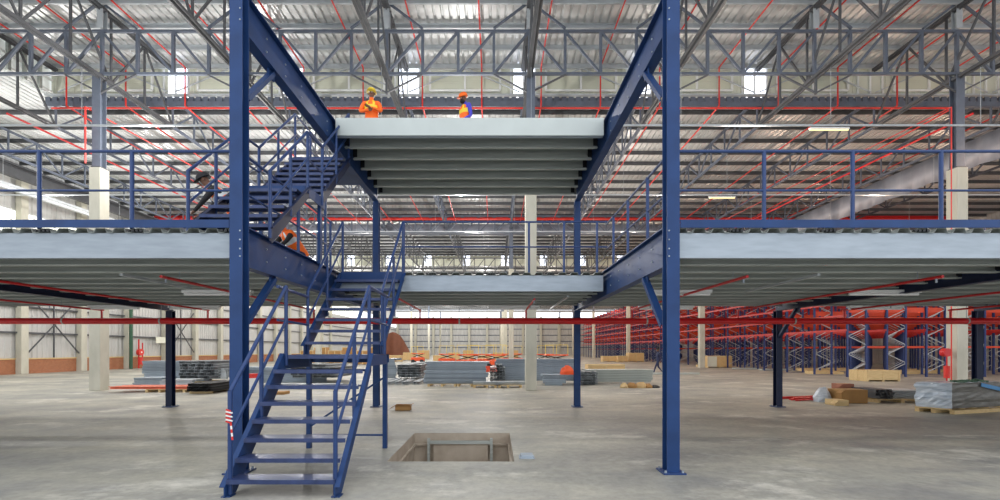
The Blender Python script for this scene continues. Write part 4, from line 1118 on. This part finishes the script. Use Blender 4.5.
person('person in orange hard hat and vest over blue shirt looking down on the upper platform', (-.78, 11.5, 6.5), math.pi*.7, dict(hd1=(0, .05, 1.57), hd2=(0, .07, 1.645), hd3=(0, .07, 1.71), face=(0, .9, -.35), wl=(-.16, .2, .98), wr=(.16, .2, .98)), top='royal_cloth', sleeve='royal_cloth', vest='orange_vest', bands='yellow', helmet='orange_vest', beard=True)
walk = dict(kl=(-.1, .2, .52), al=(-.1, .32, .12), tl=(-.1, .48, .06), kr=(.1, -.05, .5), ar=(.1, -.35, .14), tr=(.1, -.25, .04), el=(-.24, -.12, 1.15), wl=(-.24, -.1, .92), er=(.24, .05, 1.15), wr=(.24, .22, .98))
person('person in dark blue overalls walking past the racking left of the right near column', (W(658, 30.5), 30.5, 0), math.pi*.5, walk, top='denim', legs='denim', sleeve='denim', vest=None, helmet='black_cloth')
crouch = dict(pel=(0, -.1, .5), spn=(0, .02, .66), cst=(0, .18, .82), nck=(0, .28, .95), nk2=(0, .31, .99), hd1=(0, .35, 1.03), hd2=(0, .39, 1.1), hd3=(0, .41, 1.17), face=(0, .85, -.5),
              sl=(-.18, .22, .9), el=(-.24, .38, .68), wl=(-.15, .55, .5), sr=(.18, .22, .9), er=(.24, .38, .68), wr=(.15, .55, .5),
              hl=(-.1, -.1, .46), kl=(-.16, .28, .5), al=(-.14, .05, .09), tl=(-.14, .22, .04), hr=(.1, -.1, .46), kr=(.16, .28, .48), ar=(.14, .05, .09), tr=(.14, .22, .04))
bendp = dict(pel=(0, -.12, .92), spn=(0, -.02, 1.07), cst=(0, .16, 1.22), nck=(0, .28, 1.33), nk2=(0, .31, 1.37), hd1=(0, .35, 1.41), hd2=(0, .4, 1.48), hd3=(0, .42, 1.55), face=(0, .85, -.5),
             sl=(-.18, .2, 1.3), el=(-.24, .34, 1.05), wl=(-.16, .5, .88), sr=(.18, .2, 1.3), er=(.24, .34, 1.05), wr=(.16, .5, .88),
             hl=(-.09, -.12, .88), hr=(.09, -.12, .88), kl=(-.1, .0, .5), kr=(.1, -.05, .5), al=(-.1, -.08, .09), ar=(.1, -.14, .09), tl=(-.1, .08, .04), tr=(.1, .03, .04))
person('person in black clothes and orange vest bending over on the left deck behind the handrail', (-4.98, 8.3, 3.29), math.pi*.6, bendp, top='black_cloth', sleeve='black_cloth', legs='black_cloth', vest='orange_vest', helmet='black_cloth')
person('person in orange vest and dark trousers bending behind the upper staircase', (-4.42, 9.9, 3.29), math.pi*.8, crouch, top='orange_vest', sleeve='black_cloth', legs='denim', vest='orange_vest', helmet='black_cloth')

# ------------------------------------------------------------------ lights: daylight from the open near side and clerestories, fill points added without fittings
w = bpy.data.worlds.new('sky'); sc.world = w; w.use_nodes = True
bg = w.node_tree.nodes['Background']; bg.inputs[0].default_value = (.93, .96, 1.0, 1); bg.inputs[1].default_value = 1.7
def point(x, y, z, e, r=.05, col=(1, .97, .92)):
    l = bpy.data.lights.new('fill_lamp', 'POINT'); l.energy = e; l.shadow_soft_size = r; l.color = col  # bare fill light added to brighten roof and hall, no fitting around it
    o = bpy.data.objects.new('fill_lamp', l); C.objects.link(o); o.location = (x, y, z); return o
def area(x, y, z, rot, sx, sy, e, col=(.93, .96, 1)):
    l = bpy.data.lights.new('daylight', 'AREA'); l.shape = 'RECTANGLE'; l.size = sx; l.size_y = sy; l.energy = e; l.color = col
    o = bpy.data.objects.new('daylight', l); C.objects.link(o); o.location = (x, y, z); o.rotation_euler = rot; return o
for yc, e in ((17.4, .5), (25.2, .55), (33.0, .55), (46, .7), (60, .8), (80, 1.1), (105, 1.1), (132, .9)):
    for xc, k in ((-25.0, 1.15), (-13.6, 1.25), (-1.9, .95), (9.8, .62), (21.5, .42), (33.2, .42)):
        point(xc, yc, 10.2, e*k*1500, .06, (1, .97, .93) if xc < 0 else ((1, .88, .77) if xc < 15 else (1, .7, .5)))  # added fill, stronger at left; orange at right stands for light off the racks
sc.view_settings.view_transform = 'Standard'; sc.view_settings.look = 'None'; sc.view_settings.gamma = 1; sc.view_settings.use_curve_mapping = False
sc.view_settings.exposure = 0.0
